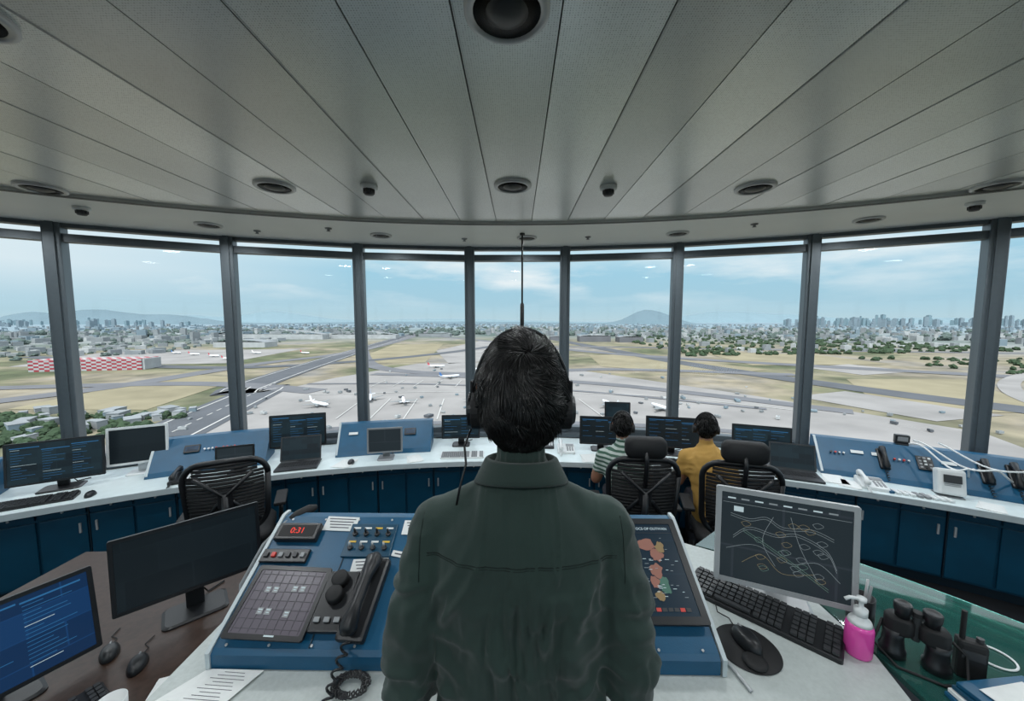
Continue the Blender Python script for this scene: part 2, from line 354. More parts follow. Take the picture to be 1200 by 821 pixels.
def phone(W,m=None,name='desk_telephone'):
    m=m or M_black; b=B()
    b.loft([[(x,y,0) for x,y in rrect(.18,.2,.015)],[(x,y,.02+.12*(y+.1)) for x,y in rrect(.18,.2,.015)],[(x*.95,y*.95,.026+.12*(y+.1)) for x,y in rrect(.18,.2,.015)]],m,smooth=False)
    b.box((.04,.055,.047),(.08,.045,.006),M_grey,(rad(7),0,0))
    for i in range(3):
        for j in range(4): b.box((.015+.026*i,.01-.024*j,.039-.003*j),(.017,.014,.008),M_white if m is not M_white else M_grey,(rad(7),0,0))
    b.tube([(-.055,-.095,.04),(-.055,-.09,.06),(-.055,-.05,.075),(-.055,0,.083),(-.055,.05,.086),(-.055,.085,.082),(-.055,.095,.06)],[.018,.024,.016,.013,.016,.024,.018],m,12)
    b.tube([(-.055+.008*math.cos(t*.9),-.10-.002*t+.008*math.sin(t*.9),.03-.0005*t) for t in range(40)],.003,m,5)
    return b.done(name,W)
def laptop(W,m=None,ms=None,w=.36):
    m=m or M_silver; b=B(); b.box((0,0,.01),(w,.24,.018),m,bev=.005)
    for r in range(5):
        for c in range(14): b.box((-w*.42+c*w*.065,.06-r*.022,.021),(w*.052,.017,.004),M_dgrey)
    b.box((0,-.08,.0195),(.1,.055,.002),M_dgrey)
    panel(b,w,.235,.008,m,ms or M_scrT,.012,M=Matrix.Translation((0,.12,.14))@Matrix.Rotation(-rad(18),4,'X')); return b.done('laptop',W)
dz=.35
monitor('monitor',ringM(-31.5,7.22,dz),.56,.34,.25,ms=M_scrT,lines=12)
monitor('monitor',ringM(-27.9,7.34,dz),.42,.34,.27,mf=M_white,ms=M_scrD,bz=.02)
keyboard(ringM(-31.8,6.98,dz))
monitor('monitor',ringM(-17.9,7.3,dz),.52,.33,.27,ms=M_scrT,lines=10); laptop(ringM(-17.4,7.0,dz),M_dgrey,M_scrT)
monitor('monitor',ringM(-10.9,6.98,dz),.34,.25,.2,mf=M_grey,ms=M_scrG)
monitor('monitor',ringM(-21.5,6.98,dz),.30,.2,.16,mf=M_black,ms=M_scrG)
monitor('monitor',ringM(-4.9,7.30,dz),.42,.26,.22,ms=M_scrT,lines=6)
monitor('monitor',ringM(7.2,7.2,dz),.46,.3,.22,ms=M_scrD,lines=4)
monitor('monitor',ringM(8.7,7.45,dz),.28,.2,.38,ms=M_scrT)
monitor('monitor',ringM(12.9,7.2,dz),.53,.32,.24,ms=M_scrD,lines=6)
monitor('monitor',ringM(19.2,7.2,dz),.50,.31,.22,ms=M_scrT,lines=8)
monitor('monitor',ringM(35.2,6.96,dz),.42,.28,.2,ms=M_scrD)
keyboard(ringM(-4.6,6.98,dz),m=M_white,mk=M_grey); keyboard(ringM(11.6,6.96,dz))
phone(ringM(4.2,7.15,dz),M_white); phone(ringM(25.3,6.99,dz),M_white); phone(ringM(-24.6,7.0,dz)); phone(ringM(2.5,7.3,dz))
laptop(ringM(21.0,6.98,dz),M_dgrey,M_scrT)
def radio(W):
    b=B(); b.box((0,0,.11),(.16,.1,.2),M_white,(rad(-15),0,0),bev=.02); b.box((0,-.05,.15),(.1,.01,.06),M_dgrey,(rad(-15),0,0),bev=.003)
    for i in range(5): b.box((0,-.052,.06+.012*i),(.09,.012,.004),M_grey,(rad(-15),0,0))
    b.box((0,0,.004),(.15,.12,.008),M_grey,bev=.003); b.done('desk_intercom_speaker',W)
radio(ringM(29.2,7.06,dz))
def clockbox(W):
    b=B(); b.box((0,0,.05),(.1,.05,.08),M_black,bev=.01); b.box((0,-.026,.055),(.07,.004,.04),M_grey); b.box((0,0,.006),(.08,.07,.012),M_dgrey,bev=.003); b.done('desk_speaker',W)
clockbox(ringM(27.9,7.46,dz+.27)); clockbox(ringM(21.9,7.4,dz))
def handset(W):
    b=B(); b.box((0,0,.015),(.07,.2,.03),M_black,bev=.01); b.tube([(0,-.1,.04),(0,-.09,.055),(0,0,.07),(0,.09,.055),(0,.1,.04)],[.018,.024,.013,.024,.018],M_black,12)
    b.tube([(.01*math.cos(t*.8),-.11-.003*t,.02+.01*math.sin(t*.8)*.5) for t in range(36)],.003,M_black,5); b.done('telephone_handset',W)
for th in (31.4,32.6,26.6): handset(ringM(th,7.3,dz+.15)@Matrix.Rotation(.74,4,'X'))
b=B()
for k,(a,c) in enumerate([(28,31.2),(28.3,33.5),(29.5,36)]):
    pts=[]
    for i in range(25):
        t=i/24; q=ringpt(a+(c-a)*t,7.35-.25*math.sin(pi*t)+.05*math.sin(9*t+k),dz+.29*(1-t)**.5*(1 if i<20 else .6)+.02+.03*math.sin(12*t+k)); pts.append(q)
    b.tube(pts,.007,M_white,8)
b.done('white_cable_bundle')
b=B()
for th,R,s in ((23.3,7.02,1),(24.0,6.95,.8),(-8.6,6.95,.9),(30.6,6.93,.8),(6.0,6.95,1),(15.8,6.95,1),(-14,6.95,1)):
    b.M=ringM(th,R,dz,random.uniform(-30,30))
    for k in range(3): b.box((.006*k,.004*k,.002+.002*k),(.15*s,.21*s,.002),M_paper,(0,0,.1*k))
b.M=Matrix(); b.done('paper_stack')
b=B()
for i in range(9):
    b.M=ringM(26+.35*i,6.92,dz); b.box((0,0,.01),(.03,.08,.018),random.choice([M_white,M_grey,M_blue]),(0,0,.3),bev=.003)
b.M=Matrix(); b.done('flight_strip_holder')
mouse(ringM(-29.3,6.95,dz),cord=False); mouse(ringM(-13.5,6.95,dz),cord=False); mouse(ringM(16.6,6.95,dz),cord=False)
# office chairs
def chair(W,head=True):
    b=B()
    b.loft([[(x*s,y*s+.02,z) for x,y in rrect(.50,.48,.12,6)] for s,z in ((.9,.43),(1,.45),(1,.49),(.93,.515))],M_rubber)
    by=lambda x,z: -.25+.06*(x/.25)**2-.06*(z+.27)/.54-.03*math.sin(pi*(z+.27)/.54)
    fr=[(x*(1-.10*max(0,-z/.27)),by(x,z),.86+z) for x,z in rrect(.50,.56,.13,6)]
    b.tube(fr+[fr[0]],.021,M_black,8)
    for k in range(21):
        z=-.255+.51*k/20; hw=.225*(1-.10*max(0,-z/.27))*(1 if abs(z)<.18 else .84)
        b.tube([(hw*u,by(hw*u,z),.86+z) for u in (-1,-.6,-.2,.2,.6,1)],.0122,M_rubber,6)
    b.tube([(-.19,-.27,.66),(-.05,-.32,.84),(0,-.33,.90),(.05,-.32,.84),(.19,-.27,.66)],.016,M_black); b.tube([(-.17,-.34,1.06),(0,-.345,.90),(.17,-.34,1.06)],.016,M_black)
    b.tube([(0,-.05,.42),(0,-.22,.42),(0,-.33,.52),(0,-.345,.75),(0,-.34,.92)],[.03,.03,.03,.026,.022],M_black,10)
    b.box((0,-.335,.88),(.09,.03,.13),M_black,bev=.012)
    if head:
        b.tube([(0,-.33,.95),(0,-.36,1.15),(0,-.33,1.22)],.016,M_black)
        b.loft([[(x,-.32+y,z+1.235) for x,z in rrect(.29*s,.15*s,.05,5)] for y,s in ((-.03,.85),(-.01,1),(.03,1),(.05,.85))],M_rubber)
    for sx in (-1,1):
        b.tube([(sx*.22,.0,.44),(sx*.29,.0,.46),(sx*.30,-.02,.58),(sx*.30,-.02,.66)],.018,M_black); b.box((sx*.30,.02,.675),(.085,.27,.03),M_rubber,bev=.012)
    b.cyl((0,0,.41),.10,.04,M_black); b.cyl((0,0,.26),.027,.30,M_dgrey); b.cyl((0,0,.12),.045,.09,M_black)
    for k in range(5):
        a=k*2*pi/5+.3; b.tube([(0,0,.115),(.15*math.cos(a),.15*math.sin(a),.10),(.30*math.cos(a),.30*math.sin(a),.07)],[.03,.024,.016],M_black)
        b.cyl((.3*math.cos(a),.3*math.sin(a),.028),.028,.045,M_rubber,(pi/2,0,a))
    return b.done('office_chair',W)
# ------------------------------------------------------------------ people
def selli(cx,cy,z,a,c,n=28,e=2.3):
    out=[]
    for i in range(n):
        t=2*pi*i/n; ct,st=math.cos(t),math.sin(t)
        out.append((cx+a*abs(ct)**(2/e)*(1 if ct>0 else -1),cy+c*abs(st)**(2/e)*(1 if st>0 else -1),z))
    return out
def addhead(b,c,M,sk,s=1.0,hair=True,nl=3500,seedv=1,hl=1.0):
    T=Matrix.Translation(c)@M@Matrix.Scale(s,4)
    def surf(th,ph):
        d=Vector((math.cos(ph)*math.cos(th),math.cos(ph)*math.sin(th),math.sin(ph)))
        p=Vector((d.x*.076,d.y*.096,d.z*.115))
        if p.z<0: 
            q=min(1,-p.z/.115); p.x*=1-.28*q*q
            if p.y<0: p.y*=1-.35*q
            else: p.y*=1-.05*q
        if p.y>0:
            def g(x0,z0,sx,sz,a): return a*math.exp(-((p.x-x0)/sx)**2-((p.z-z0)/sz)**2)
            dy=g(0,-.028,.011,.016,.022)+g(0,-.008,.008,.02,.010)+g(0,.022,.035,.009,.005)
            dy-=g(.031,0,.014,.011,.010)+g(-.031,0,.014,.011,.010)
            dy+=g(0,-.056,.022,.005,.006)+g(0,-.066,.018,.005,.006)-g(0,-.061,.022,.0025,.003)+g(0,-.092,.022,.014,.010)
            p.y+=dy
        return p
    rings=[[surf(2*pi*j/64,rad(-88+176*i/56)) for j in range(64)] for i in range(57)]
    b.loft(rings,sk,M=T)
    for sx in (-1,1):
        b.M,old=b.M@T,b.M
        b.sphere((sx*.031,.080,.0),.0115,M_eye,8); b.sphere((sx*.031,.0895,.0),(.0055,.0035,.0055),M_iris,8)
        b.tube([(sx*.018,.094,.020),(sx*.031,.096,.024),(sx*.046,.087,.019)],[.002,.0035,.0015],M_hair,6)
        pts=[(sx*(.072+.010*math.sin(t)),-.002-.016*math.cos(t*1.0)*.9,-.005+.030*math.sin(t-.4)) for t in [k*.5 for k in range(-2,10)]]
        b.tube(pts,.0045,sk,8); b.sphere((sx*.074,-.002,-.004),(.006,.014,.024),sk,8)
        b.M=old
    if hair:
        rnd=random.Random(seedv); b.M,old=b.M@T,b.M
        def inhair(p):
            if p.y>.03: return p.z>.045+.02*(p.y/.09)
            if p.y>-.03: return p.z>.012
            return p.z>-.086
        nr,nc=40,56
        gr=[[surf(2*pi*j/nc,rad(-70+158*i/nr)) for j in range(nc)] for i in range(nr+1)]
        vv=[p*1.055+Vector((0,-.002,.002)) for r in gr for p in r]; ff=[]
        for i in range(nr):
            for j in range(nc):
                q=[i*nc+j,i*nc+(j+1)%nc,(i+1)*nc+(j+1)%nc,(i+1)*nc+j]
                if all(inhair(gr[k//nc][k%nc]) for k in q): ff.append(q)
        ff.append([nr*nc+j for j in range(nc)])
        b.add(vv,ff,M_scalp,True)
        crown=Vector((.010,-.062,.085)); cnt=0
        while cnt<nl:
            z=rnd.uniform(-1,1); t=rnd.uniform(0,2*pi); p=surf(t,math.asin(z))
            if not inhair(p): continue
            cnt+=1
            nrm=Vector((p.x/.076**2,p.y/.096**2,p.z/.115**2)).normalized()
            fl=(p-crown); near=max(0,1-fl.length/.035); fl=fl+Vector((0,0,-.03)) if p.z<.06 else fl
            sw=nrm.cross(fl).normalized()*.5
            # neighbouring locks share a direction, forming short tufts
            tn=Vector((noise.noise(p*36),noise.noise(p*36+Vector((5,5,5))),noise.noise(p*36+Vector((9,1,3)))))
            fl=fl.normalized()*(1-.6*near)+sw+tn*1.6
            fl=(fl-nrm*fl.dot(nrm)).normalized()
            low=max(0,min(1,(-.03-p.z)/.05)) if p.y<0 else 0
            tl=.85+.6*noise.noise(p*44+Vector((2,7,4)))
            ln=rnd.uniform(.020,.034)*hl*(1-.55*low)*tl; w=rnd.uniform(.0010,.0021); lift=rnd.uniform(.12,.45)*(1-.65*low)*tl
            sd=nrm.cross(fl).normalized(); q0=p*1.05; rings=[]
            for k in range(5):
                u=k/4; cpt=q0+fl*ln*u+nrm*(ln*lift*u-ln*ln*6.5*u*u+.002); ww=w*(1-u)**.6+.0001
                rings.append([cpt+sd*ww,cpt+nrm*ww*.8,cpt-sd*ww])
            b.loft(rings,M_hair,cap=False,smooth=True)
        b.M=old
def hand(b,W,side,sk,curl=.5):
    """hand pointing +y, palm down, wrist at origin; side=+1 right hand (thumb toward -x)"""
    old=b.M; b.M=old@W
    b.loft([[(a*math.cos(t*pi/8),y,h*math.sin(t*pi/8)) for t in range(16)] for y,a,h in ((-.04,.026,.020),(0,.026,.019),(.03,.036,.016),(.06,.041,.015),(.085,.039,.013),(.095,.03,.009))],sk)
    L=[.066,.074,.070,.055]
    for i in range(4):
        x=side*(-.030+.020*i); y=.085-(.006 if i in(0,) else .012 if i==3 else 0); pts=[(x,y-.02,0)]; p=Vector((x,y,0.003)); pts.append(tuple(p)); ang=-.1
        for sg in (.45,.30,.25):
            ang+=curl*.5; p=p+Vector((side*(i-1.5)*.002,math.cos(ang)*L[i]*sg,-math.sin(ang)*L[i]*sg)); pts.append(tuple(p))
        b.tube(pts+[tuple(p+Vector((0,.003,-.002)))],[.0085,.0095,.0088,.008,.0068,.003],sk,10)
    b.tube([(side*-.018,.005,-.002),(side*-.038,.03,-.006),(side*-.052,.055,-.01),(side*-.056,.078,-.014),(side*-.056,.083,-.015)],[.012,.0125,.0105,.0085,.004],sk,10)
    b.M=old
def person(J,mshirt,mtrous,voxel,wr=0,hl=1.0,nl=900,rings=None,sitting=False,seed=1,short=False,seams=False,headM=Matrix(),sw=1.0):
    """J: joints dict in local coords facing +y; the whole body is fused into one surface"""
    caps=[]
    b=B(); P=lambda k:Vector(J[k])
    pel,neck=P('pelvis'),P('neck'); R=[]
    prof=rings or [(-.10,.160,.118),(.0,.168,.120),(.12,.160,.114),(.25,.166,.116),(.38,.180,.118),(.455,.172,.110),(.505,.135,.095),(.54,.092,.075),(.575,.060,.060)]
    for h,a,c in prof:
        t=h/.57; q=pel.lerp(neck,t) if t>=0 else pel+Vector((0,0,h))
        R.append(selli(q.x,q.y,q.z,a,c))
        for sx in (-1,0,1): caps.append((q+Vector((sx*a*.6,-.02,0)),q+Vector((sx*a*.6,.02,.001)),c*.8,c*.8,0 if h>-.09 else 1))
    b.loft(R,M_shirt)
    def lim(a,c,r0,r1,m): b.capsule(a,c,r0,r1,M_shirt); caps.append((Vector(a),Vector(c),r0,r1,m))
    lim(neck-Vector((0,0,.04)),P('head')-Vector((0,0,.05)),.054,.052,2)
    for s in 'LR':
        sh,el,wri=P('sh'+s),P('el'+s),P('wr'+s); sg=-1 if s=='L' else 1
        lim(neck+Vector((sg*.03,0,-.055)),sh+Vector((-sg*.01,0,.006)),.050,.056*sw,0)
        lim(sh,el,.062*sw,.050*sw,0)
        lim(pel.lerp(neck,.55)+Vector((sg*.11,0,0)),sh.lerp(el,.22),.07,.058,0)
        if short: mid=sh.lerp(el,.7); lim(el,wri,.040,.028,2); caps.append((mid,el,.055,.055,2))
        else: lim(el,wri,.050*sw,.034*sw,0)
        lim(P('hip'+s),P('kn'+s),.088,.062,1); lim(P('kn'+s),P('an'+s),.060,.046,1)
        an=P('an'+s); f=an+Vector((0,.15,-.045)); lim(an+Vector((0,-.03,-.035)),f,.042,.034,3)
    o=b.done('tmp'); rm=o.modifiers.new('r','REMESH'); rm.mode='VOXEL'; rm.voxel_size=voxel
    sm=o.modifiers.new('s','SMOOTH'); sm.factor=.6; sm.iterations=int(.075/voxel)
    me=bpy.data.meshes.new_from_object(o.evaluated_get(bpy.context.evaluated_depsgraph_get())); bpy.data.objects.remove(o)
    nv=len(me.vertices); co=np.zeros(nv*3); me.vertices.foreach_get('co',co); co=co.reshape(-1,3)
    def lab(X):
        best=np.full(len(X),1e9); li=np.zeros(len(X),int)
        for a,c,r0,r1,m in caps:
            a=np.array(a);c=np.array(c); d=c-a; t=np.clip(((X-a)@d)/(d@d+1e-9),0,1); dist=np.linalg.norm(X-a-t[:,None]*d,axis=1)-(r0+(r1-r0)*t)
            k=dist<best; best[k]=dist[k]; li[k]=m
        return li
    if wr:
        no=np.zeros(nv*3); me.vertices.foreach_get('normal',no); no=no.reshape(-1,3); l=lab(co)
        def ridge(v,k): x=1-min(1,abs(v)*k); return x*x*(3-2*x)
        for i in np.nonzero(l<2)[0]:
            p=Vector(co[i]); s_=1 if p.x>0 else -1
            # long folds falling from the shoulder blades, gathering towards the waist, and short folds across the sleeves
            w=Vector((p.x*13+p.z*3.2*s_*min(1,abs(p.x)/.07),p.y*3,p.z*2.6))+noise.noise_vector(p*5)*.8
            n1=ridge(noise.noise(w),3.0)
            q2=Vector((p.x*6+p.z*7*s_,p.y*5,p.z*13-p.x*6*s_))+noise.noise_vector(p*8)*.6; n2=ridge(noise.noise(q2+Vector((3,1,7))),2.8)
            n4=ridge(noise.noise(Vector((p.x*26+p.z*6*s_,p.y*9,p.z*11))+noise.noise_vector(p*12)*.7),3.2)
            ax=max(0,min(1,(abs(p.x)-.155)/.045)); q3=Vector((p.x*5,p.y*6,p.z*15+p.x*6*s_))+noise.noise_vector(p*7)*.8; n3=ridge(noise.noise(q3),2.2)
            low=max(0,min(1,(1.34-p.z)/.10)) if not sitting else 1
            waist=max(0,min(1,(1.22-p.z)/.2))
            co[i]+=no[i]*wr*((n1*(.9-.2*waist)+n2*(.3+.55*waist)+n4*.22)*(1-.7*ax)*(.25+.75*low)+(n3+n4*.2)*ax*1.2*(.3+.7*low)-.5)
        me.vertices.foreach_set('co',co.reshape(-1)); me.update()
    fc=np.zeros(len(me.polygons)*3); me.polygons.foreach_get('center',fc); fc=fc.reshape(-1,3); li=lab(fc)
    bvh=BVHTree.FromPolygons([tuple(v) for v in co],[tuple(p.vertices) for p in me.polygons]) if seams else None
    b=B(); ms=[mshirt,mtrous,M_skin,M_shoe]
    for m in ms: b.mi(m)
    b.v=[tuple(v) for v in co]; b.f=[list(p.vertices) for p in me.polygons]; b.fm=[int(x) for x in li]; b.fs=[True]*len(b.f)
    if seams: seams(b,bvh)
    addhead(b,P('head'),headM,M_skin,1.0,True,nl,seed,hl)
    for s,sg in (('L',-1),('R',1)):
        wri,el=P('wr'+s),P('el'+s); d=(wri-el).normalized()
        hd=(d*.35+Vector((0,.9,-.12 if not sitting else -.05))).normalized(); xa=hd.cross(Vector((0,0,1))).normalized(); za=xa.cross(hd)
        Mh=Matrix((xa,hd,za)).transposed().to_4x4(); Mh.translation=wri+hd*.02
        hand(b,Mh,sg,M_skin,.45)
        if not short: b.tube([wri-d*.035,wri-d*.01,wri+d*.008],[.037*sw,.039*sw,.035*sw],mshirt,20,cap=False)
    return b
def seams(b,bvh):
    def cast(x,z,y0=-1,dr=1):
        r=bvh.ray_cast(Vector((x,y0,z)),Vector((0,dr,0))); return r[0]+Vector((0,-.0003*dr,0)) if r[0] else None
    def line(pts,r=.0011,m=M_seam):
        pts=[p for p in pts if p]
        if len(pts)>2: b.tube(pts,r,m,5)
    line([cast(x/100,1.335-.010*(abs(x)/16)**2) for x in range(-17,18)],.0011); line([cast(x/100,1.331-.010*(abs(x)/16)**2) for x in range(-17,18)],.0007)
    for s in (-1,1):
        line([cast(s*(.180+.004*math.sin(k/4)),1.385-.012*k) for k in range(0,10)],.0010)
    cz=1.450; n=36
    def cr(a,c,z,yo=0,drop=0): return [(a*math.cos(2*pi*i/n),yo+c*math.sin(2*pi*i/n),z+drop*math.sin(2*pi*i/n)) for i in range(n)]
    b.loft([cr(.062,.062,cz-.01,0,-.012),cr(.060,.062,cz+.026,.0,-.012),cr(.063,.065,cz+.032,0,-.012),cr(.069,.071,cz+.029,0,-.012),cr(.085,.084,cz-.004,0,-.024),cr(.090,.088,cz-.014,0,-.028),cr(.089,.087,cz-.018,0,-.028),cr(.082,.080,cz-.016,0,-.028)],M_shirt,cap=False)
J=dict(pelvis=(0,0,.90),neck=(0,-.01,1.47),head=(0,.005,1.596),
 shL=(-.158,0,1.345),shR=(.158,0,1.345),elL=(-.208,-.03,1.06),elR=(.203,-.03,1.06),wrL=(-.19,.18,.93),wrR=(.19,.18,.93),
 hipL=(-.09,0,.86),hipR=(.09,0,.86),knL=(-.10,.02,.47),knR=(.10,.02,.47),anL=(-.10,-.01,.09),anR=(.10,-.01,.09))
prof=[(-.13,.176,.125),(-.10,.176,.125),(.0,.172,.122),(.12,.160,.116),(.25,.162,.116),(.38,.172,.116),(.44,.166,.110),(.49,.128,.098),(.53,.092,.078),(.575,.058,.058)]
b=person(J,M_shirt,M_trous,.0052,wr=.014,nl=11000,rings=prof,seams=seams,seed=3)
b.done('standing_controller_man',place(.008,.69,0))
b=B()
pts=[(.0925*math.cos(rad(a)),.012*max(0,math.sin(rad(a))),-.012+.1415*math.sin(rad(a))) for a in range(-4,185,7)]
for dx in (-.004,.004): b.tube([(p[0],p[1]+dx,p[2]) for p in pts],.0030,M_black,8)
for sx in (-1,1):
    b.cyl((sx*.083,0,-.024),.037,.020,M_rubber,(0,pi/2,0),28); b.cyl((sx*.095,0,-.024),.032,.010,M_black,(0,pi/2,0),28,.026 if sx>0 else .032); b.box((sx*.093,0,.006),(.006,.022,.052),M_black,bev=.003)
b.tube([(-.10,.01,-.05),(-.10,.05,-.07),(-.07,.10,-.075),(-.03,.118,-.07)],.003,M_black); b.sphere((-.03,.118,-.07),(.012,.007,.007),M_rubber,8)
b.tube([(-.095,-.01,-.06),(-.106,-.02,-.09),(-.102,-.03,-.12),(-.112,-.05,-.16),(-.118,-.045,-.19)],.0022,M_black,6)
b.done('headset',place(.008,.695,1.596))
def seated(shirt,lean=(0,.06,0),seed=1,short=True):
    lx=lean[0]
    J=dict(pelvis=(0,-.02,.56),neck=(lx,lean[1],1.09),head=(lx*1.2,.03+lean[1],1.235),
     shL=(lx-.16,lean[1],.975),shR=(lx+.16,lean[1],.975),elL=(lx-.22,.12,.76),elR=(lx+.22,.12,.76),wrL=(-.14,.36,.79),wrR=(.14,.36,.79),
     hipL=(-.09,.02,.54),hipR=(.09,.02,.54),knL=(-.12,.42,.53),knR=(.12,.42,.53),anL=(-.11,.40,.10),anR=(.11,.40,.10))
    b=person(J,shirt,M_trous,.012,wr=.006,nl=1600,hl=1.1,sitting=True,seed=seed,short=short)
    b.M=Matrix.Translation(Vector(J['head']))
    b.tube([(.094*math.cos(rad(a)),0,-.01+.138*math.sin(rad(a))) for a in range(0,181,12)],.006,M_black,8)
    for sx in (-1,1): b.cyl((sx*.088,0,-.02),.036,.03,M_rubber,(0,pi/2,0),20)
    b.M=Matrix()
    return b
c1=place(.95,2.92,-.4,-9); c2=place(1.66,2.82,-.4,-16)
seated(M_stripe,(-.04,.10,0),5).done('seated_controller_man',c1@Matrix.Translation((-.03,.10,0)))
seated(M_yshirt,(-.06,.13,0),9).done('seated_controller_man',c2@Matrix.Translation((-.06,.12,0)))
chair(c1@Matrix.Rotation(rad(4),4,'Z')); chair(c2); chair(place(-2.22,2.80,-.4,28),False)
# ------------------------------------------------------------------ foreground main console
b=B()
deskpoly=[(-.98,.87),(1.03,.87),(1.075,1.05),(1.07,1.26),(1.0,1.42),(.88,1.54),(.74,1.62),(.57,1.64),(-.95,1.42),(-.98,1.3)]
b.prism(deskpoly,.70,.74,M_deskf); b.prism([(-.985,.865),(1.035,.865),(1.035,.872),(-.985,.872)],.698,.742,M_edge)
b.box((-.90,1.15,.35),(.05,.45,.70),M_cab,bev=.005); b.box((.80,1.2,.35),(.05,.5,.70),M_cab,bev=.005); b.box((-.05,1.35,.35),(1.65,.03,.70),M_cab)
b.done('controller_desk')
x0,x1=-.884,.575; ya,za,yb,zb=.985,.795,1.345,.998; th=math.atan2(zb-za,yb-ya); SL=math.hypot(yb-ya,zb-za)
b=B(); b.loft([[(x,ya-.005,.741),(x,ya-.005,za-.012),(x,ya+.006,za),(x,yb,zb),(x,yb+.03,zb),(x,yb+.03,.741)] for x in (x0,x1)],M_blue,smooth=False)
for x in (x0-.008,x1+.004): b.loft([[(x+d,ya-.01,.741),(x+d,ya-.01,za-.004),(x+d,yb,zb+.008),(x+d,yb+.035,zb+.008),(x+d,yb+.035,.741)] for d in (0,.012)],M_edge,smooth=False)
S=Matrix.Translation((0,ya,za))@Matrix.Rotation(th,4,'X')   # local: x, v up-slope, w normal
b.M=S
for xx in (-.60,-.28,.17): b.box((xx,SL/2,.0005),(.003,SL*.97,.002),M_cabd)
for k in range(12):
    for v in (.012,SL-.012): b.cyl((x0+.04+k*.125,v,.001),.004,.003,M_silver,seg=8)
b.done('sloped_main_console')
def oncons(name,x,t,fn,rz=0):
    b=B(); fn(b); return b.done(name,S@Matrix.Translation((x,t*SL,.001))@Matrix.Rotation(rad(rz),4,'Z'))
FX=Matrix.Rotation(-pi/2,4,'X')   # turn panel (facing -y) to face +z
def flat(b,w,h,t,mf,ms,bz): panel(b,w,h,t,mf,ms,bz,M=Matrix.Translation((0,0,t*1.6+.001))@FX)
def tablet(b):
    flat(b,.245,.205,.012,M_black,M_scrP,.014); z=.0195
    for i in range(9): b.box((-.10+.025*i,0,z-.0008),(.0008,.17,.001),M_dgrey)
    for i in range(7): b.box((0,-.075+.025*i,z-.0008),(.21,.0008,.001),M_dgrey)
    for x,y in ((-.055,.03),(-.03,.03),(.03,.035),(.055,.035),(-.045,-.03),(-.02,-.03),(.04,-.035)):
        b.box((x,y,z),(.018,.018,.001),M_grey); b.box((x,y+.004,z+.0006),(.012,.003,.0006),M_wtxt); b.box((x,y-.003,z+.0006),(.009,.002,.0006),M_wtxt)
    b.box((.02,-.092,z+.001),(.03,.004,.001),M_wtxt)
oncons('touchscreen_panel',-.738,.29,tablet,-2)
def clock(b):
    b.box((0,0,.012),(.15,.062,.024),M_black,bev=.004); b.box((0,0,.0245),(.125,.042,.001),M_rubber)
    b.text('0:31',.03,M_redtxt,Matrix.Translation((0,0,.0255)))
oncons('digital_clock',-.79,.83,clock)
def btn(b):
    b.box((0,0,.006),(.16,.045,.012),M_black,bev=.003)
    for i in range(6): b.box((-.062+.025*i,0,.015),(.014,.016,.008),[M_dgrey,M_red,M_grey,M_dgrey,M_dgrey,M_grey][i],bev=.002)
oncons('button_panel',-.80,.635,btn)
def sw(b):
    b.box((0,0,.003),(.17,.12,.006),M_cab,bev=.003)
    for i in range(4):
        for j in range(2):
            b.cyl((-.06+.04*i,-.03+.05*j,.01),.009,.01,M_dgrey,seg=12); b.tube([(-.06+.04*i,-.03+.05*j,.012),(-.06+.04*i,-.024+.05*j,.032)],.0035,M_black if j else M_silver,8)
            b.box((-.06+.04*i,-.008+.05*j,.007),(.025,.006,.002),M_yel if (i+j)%3==0 else M_paper)
oncons('toggle_switch_panel',-.525,.78,sw)
def lab(b):
    b.box((0,0,.001),(.12,.055,.0015),M_paper)
    for i in range(4): b.box((0,.018-.011*i,.0022),(.1-.01*i,.003,.0008),M_ink)
oncons('paper_label',-.655,.93,lab,-2); oncons('paper_label',-.50,.56,lab,3); oncons('paper_label',-.36,.90,lab)
def lab2(b): b.box((0,0,.001),(.02,.07,.0015),M_paper); b.box((0,0,.002),(.004,.05,.0008),M_ink)
oncons('paper_label',-.635,.13,lab2,-8); oncons('paper_label',-.40,.66,lab2,80)
def hs(b):
    b.box((0,0,.016),(.085,.235,.032),M_black,bev=.01); b.tube([(0,-.105,.05),(0,-.095,.06),(0,-.04,.066),(0,.04,.066),(0,.095,.06),(0,.105,.05)],[.020,.027,.016,.016,.027,.020],M_black,14)
    b.tube([(.0+.012*math.cos(t*.7),-.12-.0032*t,.03-.0003*t+.012*math.sin(t*.7)) for t in range(58)],.0035,M_black,6)
oncons('telephone_handset',-.475,.32,hs,-4)
def knob(b):
    b.box((0,0,.01),(.10,.17,.02),M_black,bev=.005)
    for y in (.045,-.0): b.lathe([(.026,.02),(.025,.042),(.02,.046)],M_rubber,c=(0,y+.01,0))
    for i in range(3): b.box((-.03+.03*i,-.055,.024),(.018,.014,.006),M_grey,bev=.002)
oncons('volume_control_unit',-.568,.30,knob)
M_map1=emit('map_salmon',(.22,.095,.07),.8); M_map2=emit('map_green',(.04,.12,.09),.8); M_map3=emit('map_ochre',(.20,.14,.06),.8); M_redbox=emit('screen_red_box',(.4,.04,.03),.8)
M_grey2=emit('map_line_grey',(.20,.235,.25),.8); M_lg=emit('map_line_green',(.12,.2,.17),.8); M_lo=emit('map_line_amber',(.22,.18,.1),.8)
